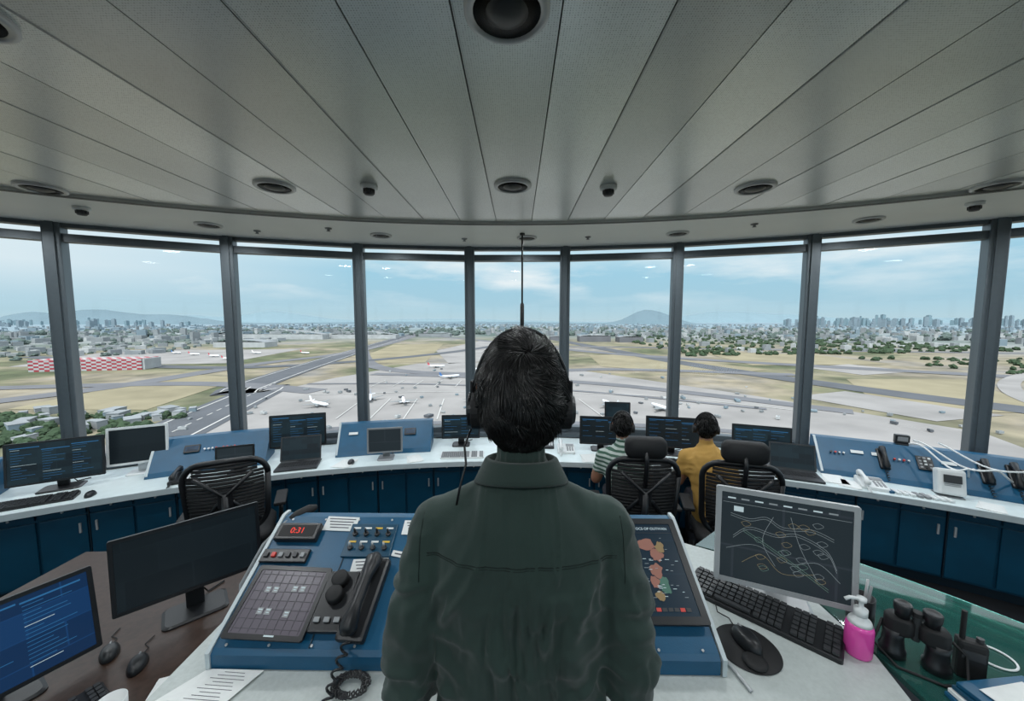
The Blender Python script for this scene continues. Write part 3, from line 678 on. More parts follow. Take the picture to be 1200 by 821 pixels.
def bigs(b):
    flat(b,.40,.335,.016,M_black,M_scrN,.022); z=.0262
    rnd=random.Random(4)
    def blob(cx,cy,rx,ry,m,sd,dz_=0):
        n=22; b.add([(cx+rx*math.cos(2*pi*i/n)*(1+.55*noise.noise(Vector((math.cos(2*pi*i/n)*1.6+sd,math.sin(2*pi*i/n)*1.6,sd)))),cy+ry*math.sin(2*pi*i/n)*(1+.55*noise.noise(Vector((math.cos(2*pi*i/n)*1.9,math.sin(2*pi*i/n)*1.9+sd,0)))),z+dz_) for i in range(n)],[list(range(n))],m)
    for cx,cy,rx,ry,m,sd in ((.075,.07,.030,.020,M_map1,1),(.10,.035,.022,.02,M_map1,2),(.085,-.015,.022,.022,M_map1,3),(.10,-.06,.018,.024,M_map2,4),(.07,-.05,.014,.018,M_map1,5),(.12,.06,.014,.018,M_map3,6),(-.08,.03,.06,.05,M_map1,7),(-.1,-.06,.05,.03,M_map2,8),(.075,-.09,.014,.014,M_map3,9)): blob(cx,cy,rx,ry,m,sd,.0002*sd)
    for k in range(34): x=rnd.uniform(.045,.16);y=rnd.uniform(-.10,.1); b.box((x,y,z+.0024),(rnd.uniform(.006,.014),.0014,.0005),rnd.choice([M_wtxt,M_grey2]))
    for k in range(7): b.box((.04+.018*k,-.128,z),(.014,.010,.001),M_redbox if k in (1,5) else M_dgrey)
    b.text('VOCS OP OUTWAN',.013,M_wtxt,Matrix.Translation((.105,.127,z+.0005)))
    b.box((.09,.112,z),(.17,.0012,.001),M_dgrey)
oncons('tilted_touchscreen_monitor',.372,.56,bigs,0)
b=B(); b.lathe([(.03,0),(.03,.012),(.012,.02)],M_black); b.tube([(0,0,.015),(-.015,.03,.10),(.02,.10,.20),(.06,.17,.245),(.075,.19,.25)],.0055,M_grey,8); b.tube([(.07,.18,.247),(.085,.205,.252),(.11,.245,.255),(.125,.265,.255)],[.012,.019,.019,.01],M_rubber,12)
b.done('gooseneck_microphone',place(-.93,1.16,.74))
b=B()
for k in range(4): b.prism([(-.955+.012*k,.885),(-.80+.012*k,.875),(-.745+.008*k,.972),(-.89+.006*k,.975)],.741+.0015*k,.7422+.0015*k,M_paper)
for k in range(9): b.box((-.83+.004*k,.888+.0095*k,.7472),(.10-.02*(k%3),.0012,.0005),M_ink,(0,0,-.06))
b.done('handwritten_notes')
b=B(); b.tube([(-.45+.045*math.cos(t*.055)*(1 if t<110 else .8)+.007*math.cos(t*1.3),.925+.03*math.sin(t*.055)+.007*math.sin(t*1.3),.757+.004*math.sin(t*1.3)) for t in range(200)],.0028,M_black,6); b.done('coiled_phone_cord')
# right monitor
Wm=place(.925,1.245,.74,-23)
o,Mp=monitor('monitor',Wm,.415,.345,.222,mf=M_silver,ms=M_scrG,tilt=5,bz=.018)
b=B(); rnd=random.Random(3); b.M=Mp
def pline(pts,w=.0006,m=None):
    for (xa,za),(xb,zb) in zip(pts,pts[1:]):
        d=Vector((xb-xa,zb-za)).normalized(); n_=Vector((-d.y,d.x))*w
        b.add([(xa+n_.x,.0021,za+n_.y),(xb+n_.x,.0021,zb+n_.y),(xb-n_.x,.0021,zb-n_.y),(xa-n_.x,.0021,za-n_.y)],[[0,1,2,3]],m or M_grey2)
def curve(pts,m=None,w=.0006):
    P=[Vector(p) for p in pts]; out=[]
    for i in range(len(P)-1):
        p0=P[max(i-1,0)];p1=P[i];p2=P[i+1];p3=P[min(i+2,len(P)-1)]
        for k in range(6): t=k/6; out.append(tuple(.5*((2*p1)+(p2-p0)*t+(2*p0-5*p1+4*p2-p3)*t*t+(3*p1-p0-3*p2+p3)*t**3)))
    out.append(tuple(P[-1])); pline(out,w,m)
for dy in (0,.008): 
    curve([(-.16,.08-dy),(-.1,.07-dy),(-.05,.085-dy),(0,.06-dy),(.08,.07-dy),(.14,.05-dy)]); curve([(-.15,.0-dy),(-.1,.04-dy),(-.02,.03-dy),(.04,.045-dy),(.12,.01-dy),(.15,-.05-dy)])
    curve([(-.12,.03-dy),(-.03,-.02-dy),(.06,-.075-dy),(.13,-.12-dy)],M_lg)
curve([(-.17,-.05),(-.08,-.02),(.02,-.06),(.1,-.04),(.16,-.09)]); curve([(-.12,-.09),(-.06,-.05),(0,-.10),(.09,-.08)],M_lo); curve([(.02,.1),(.05,.0),(.10,-.1)]); curve([(-.03,.09),(-.06,0),(-.02,-.08)])
for k in range(24):
    xx=rnd.uniform(-.15,.12);zz=rnd.uniform(-.10,.09); curve([(xx,zz),(xx+.015,zz+.007),(xx+.03,zz-.002),(xx+.012,zz-.012),(xx,zz)],rnd.choice([M_grey2,M_grey2,M_lg,M_lo]),.0005)
for k in range(8): pline([(-.17+.042*k,.135),(-.145+.042*k,.135)],.0025,M_grey2 if k%2 else M_wtxt)
pline([(-.185,.118),(.185,.118)],.0006)
b.box((-.135,.0021,.098),(.03,.001,.018),M_wtxt)
b.M=Matrix(); q=b.done('radar_map_graphics'); q.parent=o
keyboard(place(.835,1.215,.74,-43))
b=B(); b.lathe([(.088,0),(.09,.002),(.088,.004)],M_rubber,seg=40); b.lathe([(.03,.004),(.033,.012),(.02,.016)],M_rubber,c=(-.01,-.055,0)); b.done('mouse_pad',place(.705,1.07,.74))
mouse(place(.712,1.085,.745,8))
b=B(); b.lathe([(.031,0),(.034,.006),(.034,.085),(.030,.098)],M_pink,seg=28); b.lathe([(.030,.098),(.026,.108),(.015,.116),(.015,.124)],M_white,seg=28); b.lathe([(.017,.122),(.017,.142),(.006,.144),(.006,.165),(.012,.166),(.012,.176)],M_white,seg=20); b.tube([(0,0,.172),(-.03,-.004,.173),(-.042,-.006,.166)],.005,M_white)
b.done('hand_sanitizer_bottle',place(1.03,1.06,.74,-20))
# porro-prism binoculars standing on their objectives
b=B()
for sx in (-1,1):
    b.lathe([(.027,0),(.031,.003),(.031,.022),(.027,.028),(.024,.060),(.027,.085)],M_black,c=(sx*.045,0,0),seg=24)
    b.lathe([(.0245,.0005),(.0245,.002)],M_chrome,c=(sx*.045,0,0),seg=24)
    b.loft([[(sx*.036+x,y,z) for x,y in rrect(w_,.05,.02)] for z,w_ in ((.078,.056),(.084,.066),(.118,.064),(.126,.050))],M_rubber)
    b.lathe([(.016,.122),(.017,.140),(.020,.145),(.021,.165),(.018,.169),(.014,.166)],M_black,c=(sx*.030,0,0),seg=24)
b.cyl((0,0,.105),.010,.075,M_dgrey); b.cyl((0,0,.148),.013,.014,M_rubber); b.box((0,0,.095),(.05,.016,.012),M_dgrey,bev=.003); b.box((0,0,.138),(.05,.012,.008),M_dgrey,bev=.002)
b.tube([(.07,0,.10),(.10,.01,.07),(.10,-.03,.01),(.05,-.06,.004),(-.04,-.06,.004),(-.09,-.02,.03),(-.07,0,.10)],.004,M_rubber,6)
b.done('binoculars',place(1.17,1.035,.738,-38))
b=B(); b.lathe([(.034,0),(.036,.004),(.036,.10),(.033,.10),(.031,.006)],M_black,seg=28)
for k,(a,m) in enumerate(((.3,M_silver),(1.9,M_red),(3.4,M_black),(4.9,M_grey))): b.tube([(.01*math.cos(a),.01*math.sin(a),.01),(.026*math.cos(a),.026*math.sin(a),.15)],.004,m,8)
b.done('pen_holder',place(1.135,1.17,.738))
b=B(); b.box((0,0,.055),(.06,.035,.11),M_rubber,bev=.01); b.cyl((-.018,0,.145),.006,.09,M_rubber); b.cyl((.016,0,.115),.008,.014,M_dgrey); b.box((0,-.018,.075),(.045,.003,.025),M_dgrey); b.done('walkie_talkie',place(1.275,.99,.738,-30))
b=B(); pts=[(2.05*math.sin(rad(a)),2.05*math.cos(rad(a))) for a in range(30,104,3)]
inner=[(1.085,-.4),(1.085,.9),(1.085,1.05),(1.08,1.26),(1.01,1.43),(.89,1.55),(.80,1.60)]
b.prism(pts+inner,.722,.738,M_glassg)
b.tube([(2.055*math.sin(rad(a)),2.055*math.cos(rad(a)),.730) for a in range(30,104,2)],.008,M_glassedge,8)
for a in (38,58,80): b.cyl((1.85*math.sin(rad(a)),1.85*math.cos(rad(a)),.161),.02,1.122,M_chrome)
b.done('curved_glass_shelf')
b=B(); b.tube([(.045*math.cos(t*pi/16),.045*math.sin(t*pi/16),.004) for t in range(33)],.003,M_white,6,cap=False); b.done('cable_grommet_ring',place(1.42,1.05,.738))
b=B()
for k in range(4): b.box((.01*k,.006*k,.006+.012*k),(.20,.13,.011),[M_blue,M_paper,M_cab,M_blue][k],(0,0,.08*k),bev=.002)
b.box((.03,.02,.051),(.14,.08,.0015),M_paper,(0,0,.3))
b.done('document_binder_stack',place(1.24,.86,.738,-8))
b=B(); b.box((0,0,.004),(.20,.14,.006),M_paper,(0,0,.2)); b.box((.03,.02,.009),(.15,.1,.003),M_paper,(0,0,-.2)); b.done('loose_papers',place(1.50,.90,.738))
b=B(); b.tube([(0,0,.004),(.03,.04,.004),(.01,.09,.005),(-.04,.10,.004)],.0025,M_white,6); b.done('usb_cable',place(.99,1.12,.74))
b=B(); b.tube([(0,-.07,.006),(0,.07,.006)],.005,M_silver,8); b.done('ballpoint_pen',place(.62,1.0,.74,10))
# ------------------------------------------------------------------ left lower desk
b=B(); b.prism([(-2.6,.6),(-1.06,.6),(-1.06,2.0),(-1.5,2.15),(-2.6,2.1)],.31,.35,M_wood); b.box((-1.12,1.3,-.045),(.04,1.2,.71),M_cabd); b.box((-2.5,1.3,-.045),(.04,1.2,.71),M_cabd); b.box((-1.8,1.95,-.045),(1.4,.03,.71),M_cabd); b.done('side_desk')
monitor('monitor',place(-1.515,1.63,.35,43),.53,.33,.30,ms=M_scrD,tilt=4)
monitor('monitor',place(-1.85,1.18,.35,62),.53,.33,.225,ms=M_scrW,tilt=10,lines=16)
mouse(place(-1.70,1.42,.35,40)); mouse(place(-1.53,1.37,.35,30)); keyboard(place(-1.62,1.06,.35,62))
b=B()
for k in range(3): b.box((.01*k,0,.003+.002*k),(.2,.15,.002),M_paper,(0,0,.15*k))
b.done('loose_papers',place(-1.27,1.28,.35,20))
b=B(); b.lathe([(.034,0),(.04,.002),(.042,.085),(.039,.085),(.032,.006)],M_white,seg=28,cap=True); b.tube([(.04,0,.07),(.062,0,.065),(.064,0,.035),(.038,0,.022)],.005,M_white); b.done('coffee_mug',place(-1.40,1.16,.35))
# ------------------------------------------------------------------ airfield
G=-80; GA=.52
def groundmat():
    m,nt,N,L,P=newmat('airfield_grass_soil_and_haze'); g=N.new('ShaderNodeNewGeometry')
    def nz(s,d=6): n=N.new('ShaderNodeTexNoise'); n.inputs['Scale'].default_value=s; n.inputs['Detail'].default_value=d; L.new(g.outputs['Position'],n.inputs['Vector']); return n.outputs['Fac']
    def ramp(i,st,k_=GA):
        r=N.new('ShaderNodeValToRGB'); e=r.color_ramp.elements
        for k,(p,c) in enumerate(st):
            if k>1: e.new(p)
            e[k].position=p; e[k].color=(*[x*k_ for x in c],1)
        L.new(i,r.inputs[0]); return r.outputs[0]
    a=ramp(nz(.005),[(.36,(.13,.155,.09)),(.46,(.24,.235,.16)),(.55,(.32,.29,.22)),(.66,(.28,.275,.26))])
    c=ramp(nz(.03,8),[(.3,(.6,.6,.6)),(.7,(1.25,1.2,1.15))],1)
    mx=N.new('ShaderNodeMix'); mx.data_type='RGBA'; mx.blend_type='MULTIPLY'; mx.inputs[0].default_value=1; L.new(a,mx.inputs[6]); L.new(c,mx.inputs[7])
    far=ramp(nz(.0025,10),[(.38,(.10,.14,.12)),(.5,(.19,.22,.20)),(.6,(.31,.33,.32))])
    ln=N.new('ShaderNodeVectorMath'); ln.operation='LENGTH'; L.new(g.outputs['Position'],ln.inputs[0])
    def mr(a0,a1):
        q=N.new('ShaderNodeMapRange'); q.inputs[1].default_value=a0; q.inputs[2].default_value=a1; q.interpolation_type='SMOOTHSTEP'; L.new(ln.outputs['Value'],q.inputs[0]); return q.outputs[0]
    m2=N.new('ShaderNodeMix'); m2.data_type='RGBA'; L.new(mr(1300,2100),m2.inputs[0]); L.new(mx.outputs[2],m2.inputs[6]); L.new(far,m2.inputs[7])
    m3=N.new('ShaderNodeMix'); m3.data_type='RGBA'; L.new(mr(1200,6500),m3.inputs[0]); L.new(m2.outputs[2],m3.inputs[6]); m3.inputs[7].default_value=(.135,.18,.205,1)  # air haze painted into the ground colour, growing with distance
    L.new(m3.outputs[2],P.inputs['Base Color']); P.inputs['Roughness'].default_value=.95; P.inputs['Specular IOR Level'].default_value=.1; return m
def far(name,c,var=.15,scale=.02): return mat(name,[x*GA for x in c],.9,var=var,scale=scale,spec=.1)
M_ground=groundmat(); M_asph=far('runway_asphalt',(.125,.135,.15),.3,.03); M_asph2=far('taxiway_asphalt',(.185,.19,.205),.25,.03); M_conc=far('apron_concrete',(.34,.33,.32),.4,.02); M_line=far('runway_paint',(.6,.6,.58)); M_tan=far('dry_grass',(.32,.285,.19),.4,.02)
M_green=far('tree_leaves',(.055,.09,.05),.5,.15); M_greenf=far('tree_leaves_far_hazed',(.12,.16,.145),.4,.05); M_pw=mat('aircraft_white',(.55,.57,.59),.4,var=.03); M_bw=far('building_white',(.50,.52,.52),.35,.05); M_bg=far('building_grey',(.31,.335,.345),.3,.05); M_bb=far('building_haze_blue',(.26,.335,.38)); M_br=far('building_red',(.42,.07,.09)); M_roof=far('roof_metal',(.31,.335,.35),.3,.05); M_hill=far('hazy_hill',(.17,.25,.29),.10,.002); M_hill2=far('distant_hazy_hill',(.23,.335,.38),.08,.002)  # far leaves, like hills and blue buildings, have haze mixed into their colour
b=B(); n=72; rs=[10,200,600,1500,4000,12000,40000]
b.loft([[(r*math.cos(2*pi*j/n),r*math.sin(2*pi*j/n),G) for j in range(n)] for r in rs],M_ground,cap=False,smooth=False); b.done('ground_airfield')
def strip(b,pts,w,z,m):
    pts=[Vector((x,y)) for x,y in pts]; out=[]
    for i in range(len(pts)-1):
        p0=pts[max(i-1,0)];p1=pts[i];p2=pts[i+1];p3=pts[min(i+2,len(pts)-1)]
        for k in range(8):
            t=k/8; out.append(.5*((2*p1)+(p2-p0)*t+(2*p0-5*p1+4*p2-p3)*t*t+(3*p1-p0-3*p2+p3)*t**3))
    out.append(pts[-1]); vs=[];fs=[]
    for i,p in enumerate(out):
        d=(out[min(i+1,len(out)-1)]-out[max(i-1,0)]).normalized(); nn=Vector((-d.y,d.x))*w/2; vs+=[(p.x+nn.x,p.y+nn.y,z),(p.x-nn.x,p.y-nn.y,z)]
        if i: fs.append([2*i-2,2*i-1,2*i+1,2*i])
    b.add(vs,fs,m)
def patch(b,pts,z,m): b.add([(x,y,z) for x,y in pts],[list(range(len(pts)))],m)
b=B()
patch(b,[(-260,200),(-300,330),(-260,520),(-190,700),(20,740),(110,600),(260,400),(340,270),(300,180)],G+.3,M_conc)
patch(b,[(-130,700),(-40,760),(120,1000),(40,1400),(-150,1500),(-220,1000)],G+.3,M_conc)
patch(b,[(-900,640),(-560,700),(-620,1050),(-1100,1000)],G+.3,M_conc)
patch(b,[(-470,330),(-340,330),(-390,520),(-520,560)],G+.35,M_tan); patch(b,[(-330,700),(-180,720),(-260,1300),(-420,1250)],G+.35,M_tan)
patch(b,[(150,660),(300,560),(420,620),(280,900),(170,880)],G+.35,M_tan); patch(b,[(330,330),(480,330),(620,520),(460,520)],G+.35,M_tan); patch(b,[(430,680),(700,700),(720,900),(480,980)],G+.35,M_tan)
patch(b,[(340,300),(420,320),(380,430),(300,400)],G+.4,M_conc); patch(b,[(520,560),(640,600),(620,700),(500,650)],G+.4,M_conc)
strip(b,[(-250,250),(-300,430),(-400,800),(-950,4200)],52,G+.6,M_asph)
strip(b,[(150,1700),(206,1350),(310,760),(400,470),(470,330),(560,180)],46,G+.6,M_asph)
strip(b,[(-400,1900),(0,1300),(250,900),(700,560),(1000,420)],44,G+.65,M_asph2)
strip(b,[(-560,300),(-500,440),(-490,680),(-440,1150),(-700,3000)],36,G+.62,M_asph2)
strip(b,[(-700,420),(-420,470),(-230,420)],30,G+.64,M_asph2); strip(b,[(-420,1000),(-250,650),(-60,560),(150,620),(420,560)],30,G+.66,M_asph2)
strip(b,[(-1100,820),(-600,640),(-360,700),(-150,1000),(60,1600)],34,G+.67,M_asph)
strip(b,[(-60,1200),(300,1150),(900,1000),(1700,900)],40,G+.63,M_asph2)
strip(b,[(430,250),(560,420),(760,560),(1100,700)],18,G+.68,M_conc)
for off_ in (-20,20): strip(b,[(-250+off_,250),(-300+off_,430),(-400+off_,800),(-950+off_,4200)],1.6,G+.8,M_line)
for k in range(14): strip(b,[(-252-1.2*k*4,262+16*k),(-254-1.2*k*4,270+16*k)],1.2,G+.8,M_line)
for k in range(9): strip(b,[(-150+28*k,300),(-160+28*k,380)],1.0,G+.8,M_line); strip(b,[(-180+26*k,450),(-180+26*k,500)],1.0,G+.8,M_line)
strip(b,[(-230,400),(-60,420),(140,400),(260,330)],1.2,G+.8,M_line); strip(b,[(-220,560),(-60,530),(120,470),(300,330)],22,G+.7,M_asph2)
strip(b,[(-200,250),(-60,290),(120,280),(280,220)],10,G+.72,M_asph2); strip(b,[(-270,470),(-120,470),(60,430),(230,340)],8,G+.74,M_asph2)
b.done('runways_and_aprons')
def plane(W,mt):
    b=B(); rings=[]
    for y,r,z in ((-18,.15,.9),(-17,.9,.6),(-15,1.6,.2),(-11,2,0),(8,2,0),(12,1.6,.4),(17,.7,1.1),(19,.15,1.4)): rings.append([(r*math.cos(t*pi/8),y,3.4+z+r*math.sin(t*pi/8)) for t in range(16)])
    b.loft(rings,M_pw)
    for sx in (-1,1):
        b.add([(sx*1.5,-4,3),(sx*17,6,4),(sx*17,7.6,4),(sx*1.5,3.5,3),(sx*1.5,-4,2.5),(sx*17,6,3.8),(sx*17,7.6,3.8),(sx*1.5,3.5,2.5)],[[0,1,2,3],[7,6,5,4],[0,4,5,1],[1,5,6,2],[2,6,7,3]],M_bg)
        b.add([(sx*.4,14,5),(sx*6,18,5.3),(sx*6,19.2,5.3),(sx*.4,18,5),(sx*.4,14,4.8),(sx*6,18,5.1),(sx*6,19.2,5.1),(sx*.4,18,4.8)],[[0,1,2,3],[7,6,5,4],[0,4,5,1],[1,5,6,2],[2,6,7,3]],M_pw)
        b.lathe([(.5,-2.4),(1.1,-2.2),(1.2,0),(.7,2)],M_bg,c=(sx*5.5,-3.2,2),rot=(-pi/2,0,0),seg=12); b.cyl((sx*2.4,2,1),.6,2,M_asph,(0,pi/2,0),10)
    b.loft([[(-.15,13,5),(.15,13,5),(.15,18.5,5),(-.15,18.5,5)],[(-.1,17.5,11),(.1,17.5,11),(.1,20,11),(-.1,20,11)]],mt,smooth=False); b.cyl((0,-13,1),.5,2,M_asph,(0,pi/2,0),10)
    b.done('parked_airliner',W)
M_tail=mat('tail_blue',(.03,.10,.25),.4); M_tailr=mat('tail_red',(.30,.04,.05),.4)
planes=[(-150,372,20,M_tail),(-112,360,200,M_tailr),(-188,345,60,M_pw),(-42,372,190,M_tail),(0,368,200,M_tail),(44,360,185,M_tailr),(88,348,195,M_pw),(132,334,200,M_tail),(-95,520,120,M_tail),(-60,600,110,M_pw),(-140,640,100,M_tailr),(10,500,170,M_tail),(-600,760,90,M_tailr),(-680,820,80,M_tailr),(-760,860,85,M_tailr),(-840,900,80,M_tail),(-520,900,70,M_tailr),(-640,900,75,M_pw)]
for x,y,a,m in planes: plane(place(x,y,G+.8,a)@Matrix.Scale(.8,4),m)
rnd=random.Random(11)
b=B(); k=0
while k<130:
    x=rnd.uniform(-270,420);y=rnd.uniform(240,430) if rnd.random()<.8 else rnd.uniform(430,620);w=rnd.uniform(1.2,2.7)
    if x>300 and y>330: continue
    if any(abs(x-p[0])<22 and abs(y-p[1])<22 for p in planes): continue
    k+=1; a=rnd.uniform(0,3); big=rnd.random()<.15
    b.box((x,y,G+.8+w*.4),(w*(3 if big else 1),w*rnd.uniform(1.2,2.6),w*.8),rnd.choice([M_bw,M_bg,M_bb,M_bg,M_asph]),(0,0,a))
    b.box((x+.3,y,G+.8+w*.85),(w*.6,w*.6,w*.2),M_bg,(0,0,a))
b.done('apron_service_vehicles')
blobs=[]
for sd in range(4):
    bm=bmesh.new(); bmesh.ops.create_icosphere(bm,subdivisions=2,radius=1); V=[v.co.copy() for v in bm.verts]; F=[[v.index for v in f.verts] for f in bm.faces]; bm.free()
    o_=Vector((sd*17.3,0,0)); blobs.append(([Vector((v.x*(1+.7*noise.noise(v*2.2+o_)),v.y*(1+.7*noise.noise(v*2.2+o_)),v.z*(1+.8*noise.noise(v*2.6+o_)))) for v in V],F))
def trees(name,n,fx,smin,smax,m):
    b=B()
    for k in range(n):
        x,y=fx(); s=rnd.uniform(smin,smax); V,F=blobs[k%4]; a=rnd.uniform(0,6.28); ca,sa=math.cos(a),math.sin(a)
        for j in range(3):
            s2=s*(1 if j==0 else .6); ox,oy=(0,0) if j==0 else (rnd.uniform(-s,s),rnd.uniform(-s,s))
            b.add([(x+ox+(v.x*ca-v.y*sa)*s2,y+oy+(v.x*sa+v.y*ca)*s2,G+s2*.6+v.z*s2*.7) for v in V],F,m,False)
    b.done(name)
trees('tree_canopy',260,lambda:(rnd.uniform(-480,-280),rnd.uniform(225,310)),1.8,4,M_green)
trees('tree_canopy',620,lambda:(lambda t,u:(380+1000*t+u*90,850+u*1000+150*t))(rnd.random(),rnd.random()**1.3),3.5,8,M_green)
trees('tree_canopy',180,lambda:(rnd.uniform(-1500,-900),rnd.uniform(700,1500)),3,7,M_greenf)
trees('tree_canopy',110,lambda:(rnd.uniform(720,1100),rnd.uniform(420,800)),3,6,M_green)
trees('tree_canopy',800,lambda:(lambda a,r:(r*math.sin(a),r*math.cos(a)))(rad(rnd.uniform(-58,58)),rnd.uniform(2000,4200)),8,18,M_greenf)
b=B()
for k in range(46):
    x=rnd.uniform(-500,-285);y=rnd.uniform(235,330); w=rnd.uniform(4,10); h=rnd.uniform(3,6); a=rnd.uniform(0,1.5)
    b.box((x,y,G+h/2),(w,w*1.5,h),rnd.choice([M_bw,M_bg,M_bb]),(0,0,a)); b.box((x,y,G+h+.3),(w*1.06,w*1.56,.5),M_roof,(0,0,a))
for k in range(80):
    t,u=rnd.random(),rnd.random(); x,y=420+1000*t+u*90,900+u*900+150*t; w=rnd.uniform(10,28);h=rnd.uniform(6,16)
    b.box((x,y,G+h/2),(w,w*.6,h),rnd.choice([M_bw,M_bg,M_bg]),(0,0,rnd.uniform(0,1.5)))
for k in range(90):
    x=rnd.uniform(-1500,-900);y=rnd.uniform(700,1600); w=rnd.uniform(10,36);h=rnd.uniform(5,14); b.box((x,y,G+h/2),(w,w*.6,h),rnd.choice([M_bw,M_bg,M_roof]),(0,0,rnd.uniform(0,1.5)))
b.done('airport_outbuildings')
b=B()
for k in range(3000):
    a=rad(rnd.uniform(-62,62)); r=2000+5500*rnd.random()**1.2; x=r*math.sin(a);y=r*math.cos(a); h=rnd.uniform(7,22)*(1+.8*(rnd.random()<.15)); w=rnd.uniform(10,42)
    if abs(a+.2)<.1 and r<4200: continue
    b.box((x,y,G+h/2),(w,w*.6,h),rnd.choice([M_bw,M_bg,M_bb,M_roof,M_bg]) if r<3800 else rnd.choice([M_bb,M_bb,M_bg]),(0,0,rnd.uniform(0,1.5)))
b.done('city_lowrise_buildings')
b=B()
for k in range(210):
    px=rnd.choice([rnd.gauss(1.02,.10),rnd.gauss(1.3,.12),rnd.gauss(.92,.08),rnd.gauss(-1.42,.10),rnd.gauss(-1.15,.12),rnd.gauss(.85,.06)]); y=rnd.uniform(4400,8200); h=rnd.uniform(50,115)*(1+.4*(rnd.random()<.2))*(y/5000)**.5*(1 if px>.7 else .75); w=rnd.uniform(22,48)
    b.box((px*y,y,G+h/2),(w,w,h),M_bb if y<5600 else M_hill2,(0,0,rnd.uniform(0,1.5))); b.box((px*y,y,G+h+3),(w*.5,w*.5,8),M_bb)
b.done('city_skyline_towers')
b=B()
for x,y,w,d,h in [(300,1460,120,60,22),(430,1430,90,60,20),(180,1600,80,50,14),(-1100,1640,500,60,22),(-700,1700,300,50,18),(-850,1150,160,60,16),(-420,1900,160,50,16)]:
    b.box((x,y,G+h/2),(w,d,h),M_asph2 if x>0 else rnd.choice([M_bg,M_bw]))
    b.loft([[(x-w/2+ (w*k/8),y-d/2,G+h+.18*w*.25*math.sin(pi*k/8)) for k in range(9)],[(x-w/2+(w*k/8),y+d/2,G+h+.18*w*.25*math.sin(pi*k/8)) for k in range(9)]],M_roof,cap=False,close=False)
b.done('aircraft_hangars')
b=B(); b.M=place(-700,595,G,12)
for i in range(22):
    for j in range(6): b.box((-77+7*i,-2,1.5+3*j),(7,1,3),M_br if (i+j)%2 else M_bw)
b.box((0,18,9),(154,38,17.5),M_bw)
for i in range(22):
    for j in range(5): b.box((-77+7*i,2+8*j,18.2),(7,8,.6),M_br if (i+j)%2 else M_bw)
b.M=Matrix(); b.done('checkered_building')
def hill(b,peaks,dist,m):
    n=160; r0=[];r1=[];r2=[]
    for i in range(n+1):
        u=-1.6+3.2*i/n; h=0
        for c,w,hh in peaks: h+=hh*math.exp(-((u-c)/w)**2)
        h*=1+.12*noise.noise(Vector((u*14,dist,0))); h+=14*noise.noise(Vector((u*40,0,dist)))
        r0.append((u*dist*.93,dist*.93,G)); r1.append((u*dist,dist,G+max(2,h))); r2.append((u*dist*1.1,dist*1.1,G))
    b.loft([r0,r1,r2],m,cap=False,close=False)
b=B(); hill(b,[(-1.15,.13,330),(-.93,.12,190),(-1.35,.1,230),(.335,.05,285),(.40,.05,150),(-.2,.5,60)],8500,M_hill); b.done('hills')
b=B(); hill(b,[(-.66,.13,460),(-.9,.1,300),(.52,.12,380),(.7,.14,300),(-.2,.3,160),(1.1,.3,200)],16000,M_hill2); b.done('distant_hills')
# ------------------------------------------------------------------ sky + sun
w=bpy.data.worlds.new('sky'); sc.world=w; w.use_nodes=True; N=w.node_tree.nodes; L=w.node_tree.links; bg=N['Background']
tc=N.new('ShaderNodeTexCoord'); sp=N.new('ShaderNodeSeparateXYZ'); L.new(tc.outputs['Generated'],sp.inputs[0])
r=N.new('ShaderNodeValToRGB'); e=r.color_ramp.elements
e[0].position=0; e[0].color=(.50,.67,.74,1); e[1].position=.045; e[1].color=(.41,.64,.76,1)
for p_,c_ in ((.12,(.38,.65,.80)),(.17,(.54,.77,.88)),(.22,(.80,.91,.96)),(.35,(1.5,1.65,1.8)),(1,(1.9,2.1,2.4))): q=e.new(p_); q.color=(*c_,1)  # highest stops, above the window view, raised to light the interior
L.new(sp.outputs[2],r.inputs[0])
mp=N.new('ShaderNodeMapping'); mp.inputs['Scale'].default_value=(1,1,4.5); L.new(tc.outputs['Generated'],mp.inputs[0])
nz=N.new('ShaderNodeTexNoise'); nz.inputs['Scale'].default_value=3.2; nz.inputs['Detail'].default_value=9; nz.inputs['Roughness'].default_value=.55; L.new(mp.outputs[0],nz.inputs['Vector'])
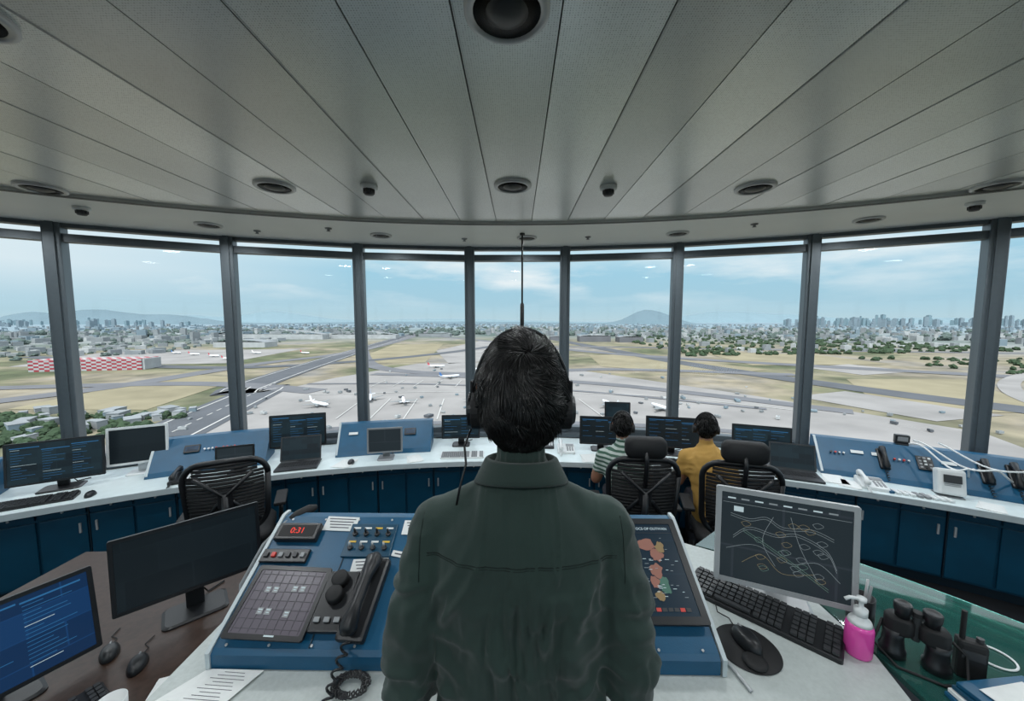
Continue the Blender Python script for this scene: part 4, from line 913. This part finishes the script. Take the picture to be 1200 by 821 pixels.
cr=N.new('ShaderNodeValToRGB'); cr.color_ramp.elements[0].position=.47; cr.color_ramp.elements[1].position=.70; L.new(nz.outputs['Fac'],cr.inputs[0])
mrx=N.new('ShaderNodeMapRange'); mrx.inputs[1].default_value=-.40; mrx.inputs[2].default_value=-.80; mrx.inputs[3].default_value=0; mrx.inputs[4].default_value=.75; L.new(sp.outputs[0],mrx.inputs[0])
hz=N.new('ShaderNodeMapRange'); hz.inputs[1].default_value=.02; hz.inputs[2].default_value=.10; L.new(sp.outputs[2],hz.inputs[0])
mm=N.new('ShaderNodeMath'); mm.operation='MAXIMUM'; L.new(cr.outputs[0],mm.inputs[0]); L.new(mrx.outputs[0],mm.inputs[1])
m2=N.new('ShaderNodeMath'); m2.operation='MULTIPLY'; L.new(mm.outputs[0],m2.inputs[0]); L.new(hz.outputs[0],m2.inputs[1])
mx=N.new('ShaderNodeMix'); mx.data_type='RGBA'; mx.inputs[7].default_value=(.85,.92,.95,1); L.new(m2.outputs[0],mx.inputs[0]); L.new(r.outputs[0],mx.inputs[6]); L.new(mx.outputs[2],bg.inputs[0])
# the sun side of the sky (behind the tower's working face) is boosted, out of view, to light the interior
sb=N.new('ShaderNodeMapRange'); sb.inputs[1].default_value=.1; sb.inputs[2].default_value=-.6; sb.inputs[3].default_value=1; sb.inputs[4].default_value=2.3; L.new(sp.outputs[1],sb.inputs[0]); L.new(sb.outputs[0],bg.inputs[1])
s=bpy.data.lights.new('sun','SUN'); s.energy=4.6; s.angle=.02; s.color=(1,.94,.85); so=bpy.data.objects.new('sun',s); sc.collection.objects.link(so); so.rotation_euler=(rad(28),rad(-14),0)
# ------------------------------------------------------------------ camera
cam=bpy.data.cameras.new('camera'); co=bpy.data.objects.new('camera',cam); sc.collection.objects.link(co); sc.camera=co
co.location=(0,0,1.74); co.rotation_euler=(pi/2-math.atan(35/435),0,.0138); cam.sensor_width=36; cam.lens=435/1200*36; cam.clip_start=.05; cam.clip_end=60000
sc.view_settings.view_transform='Standard'
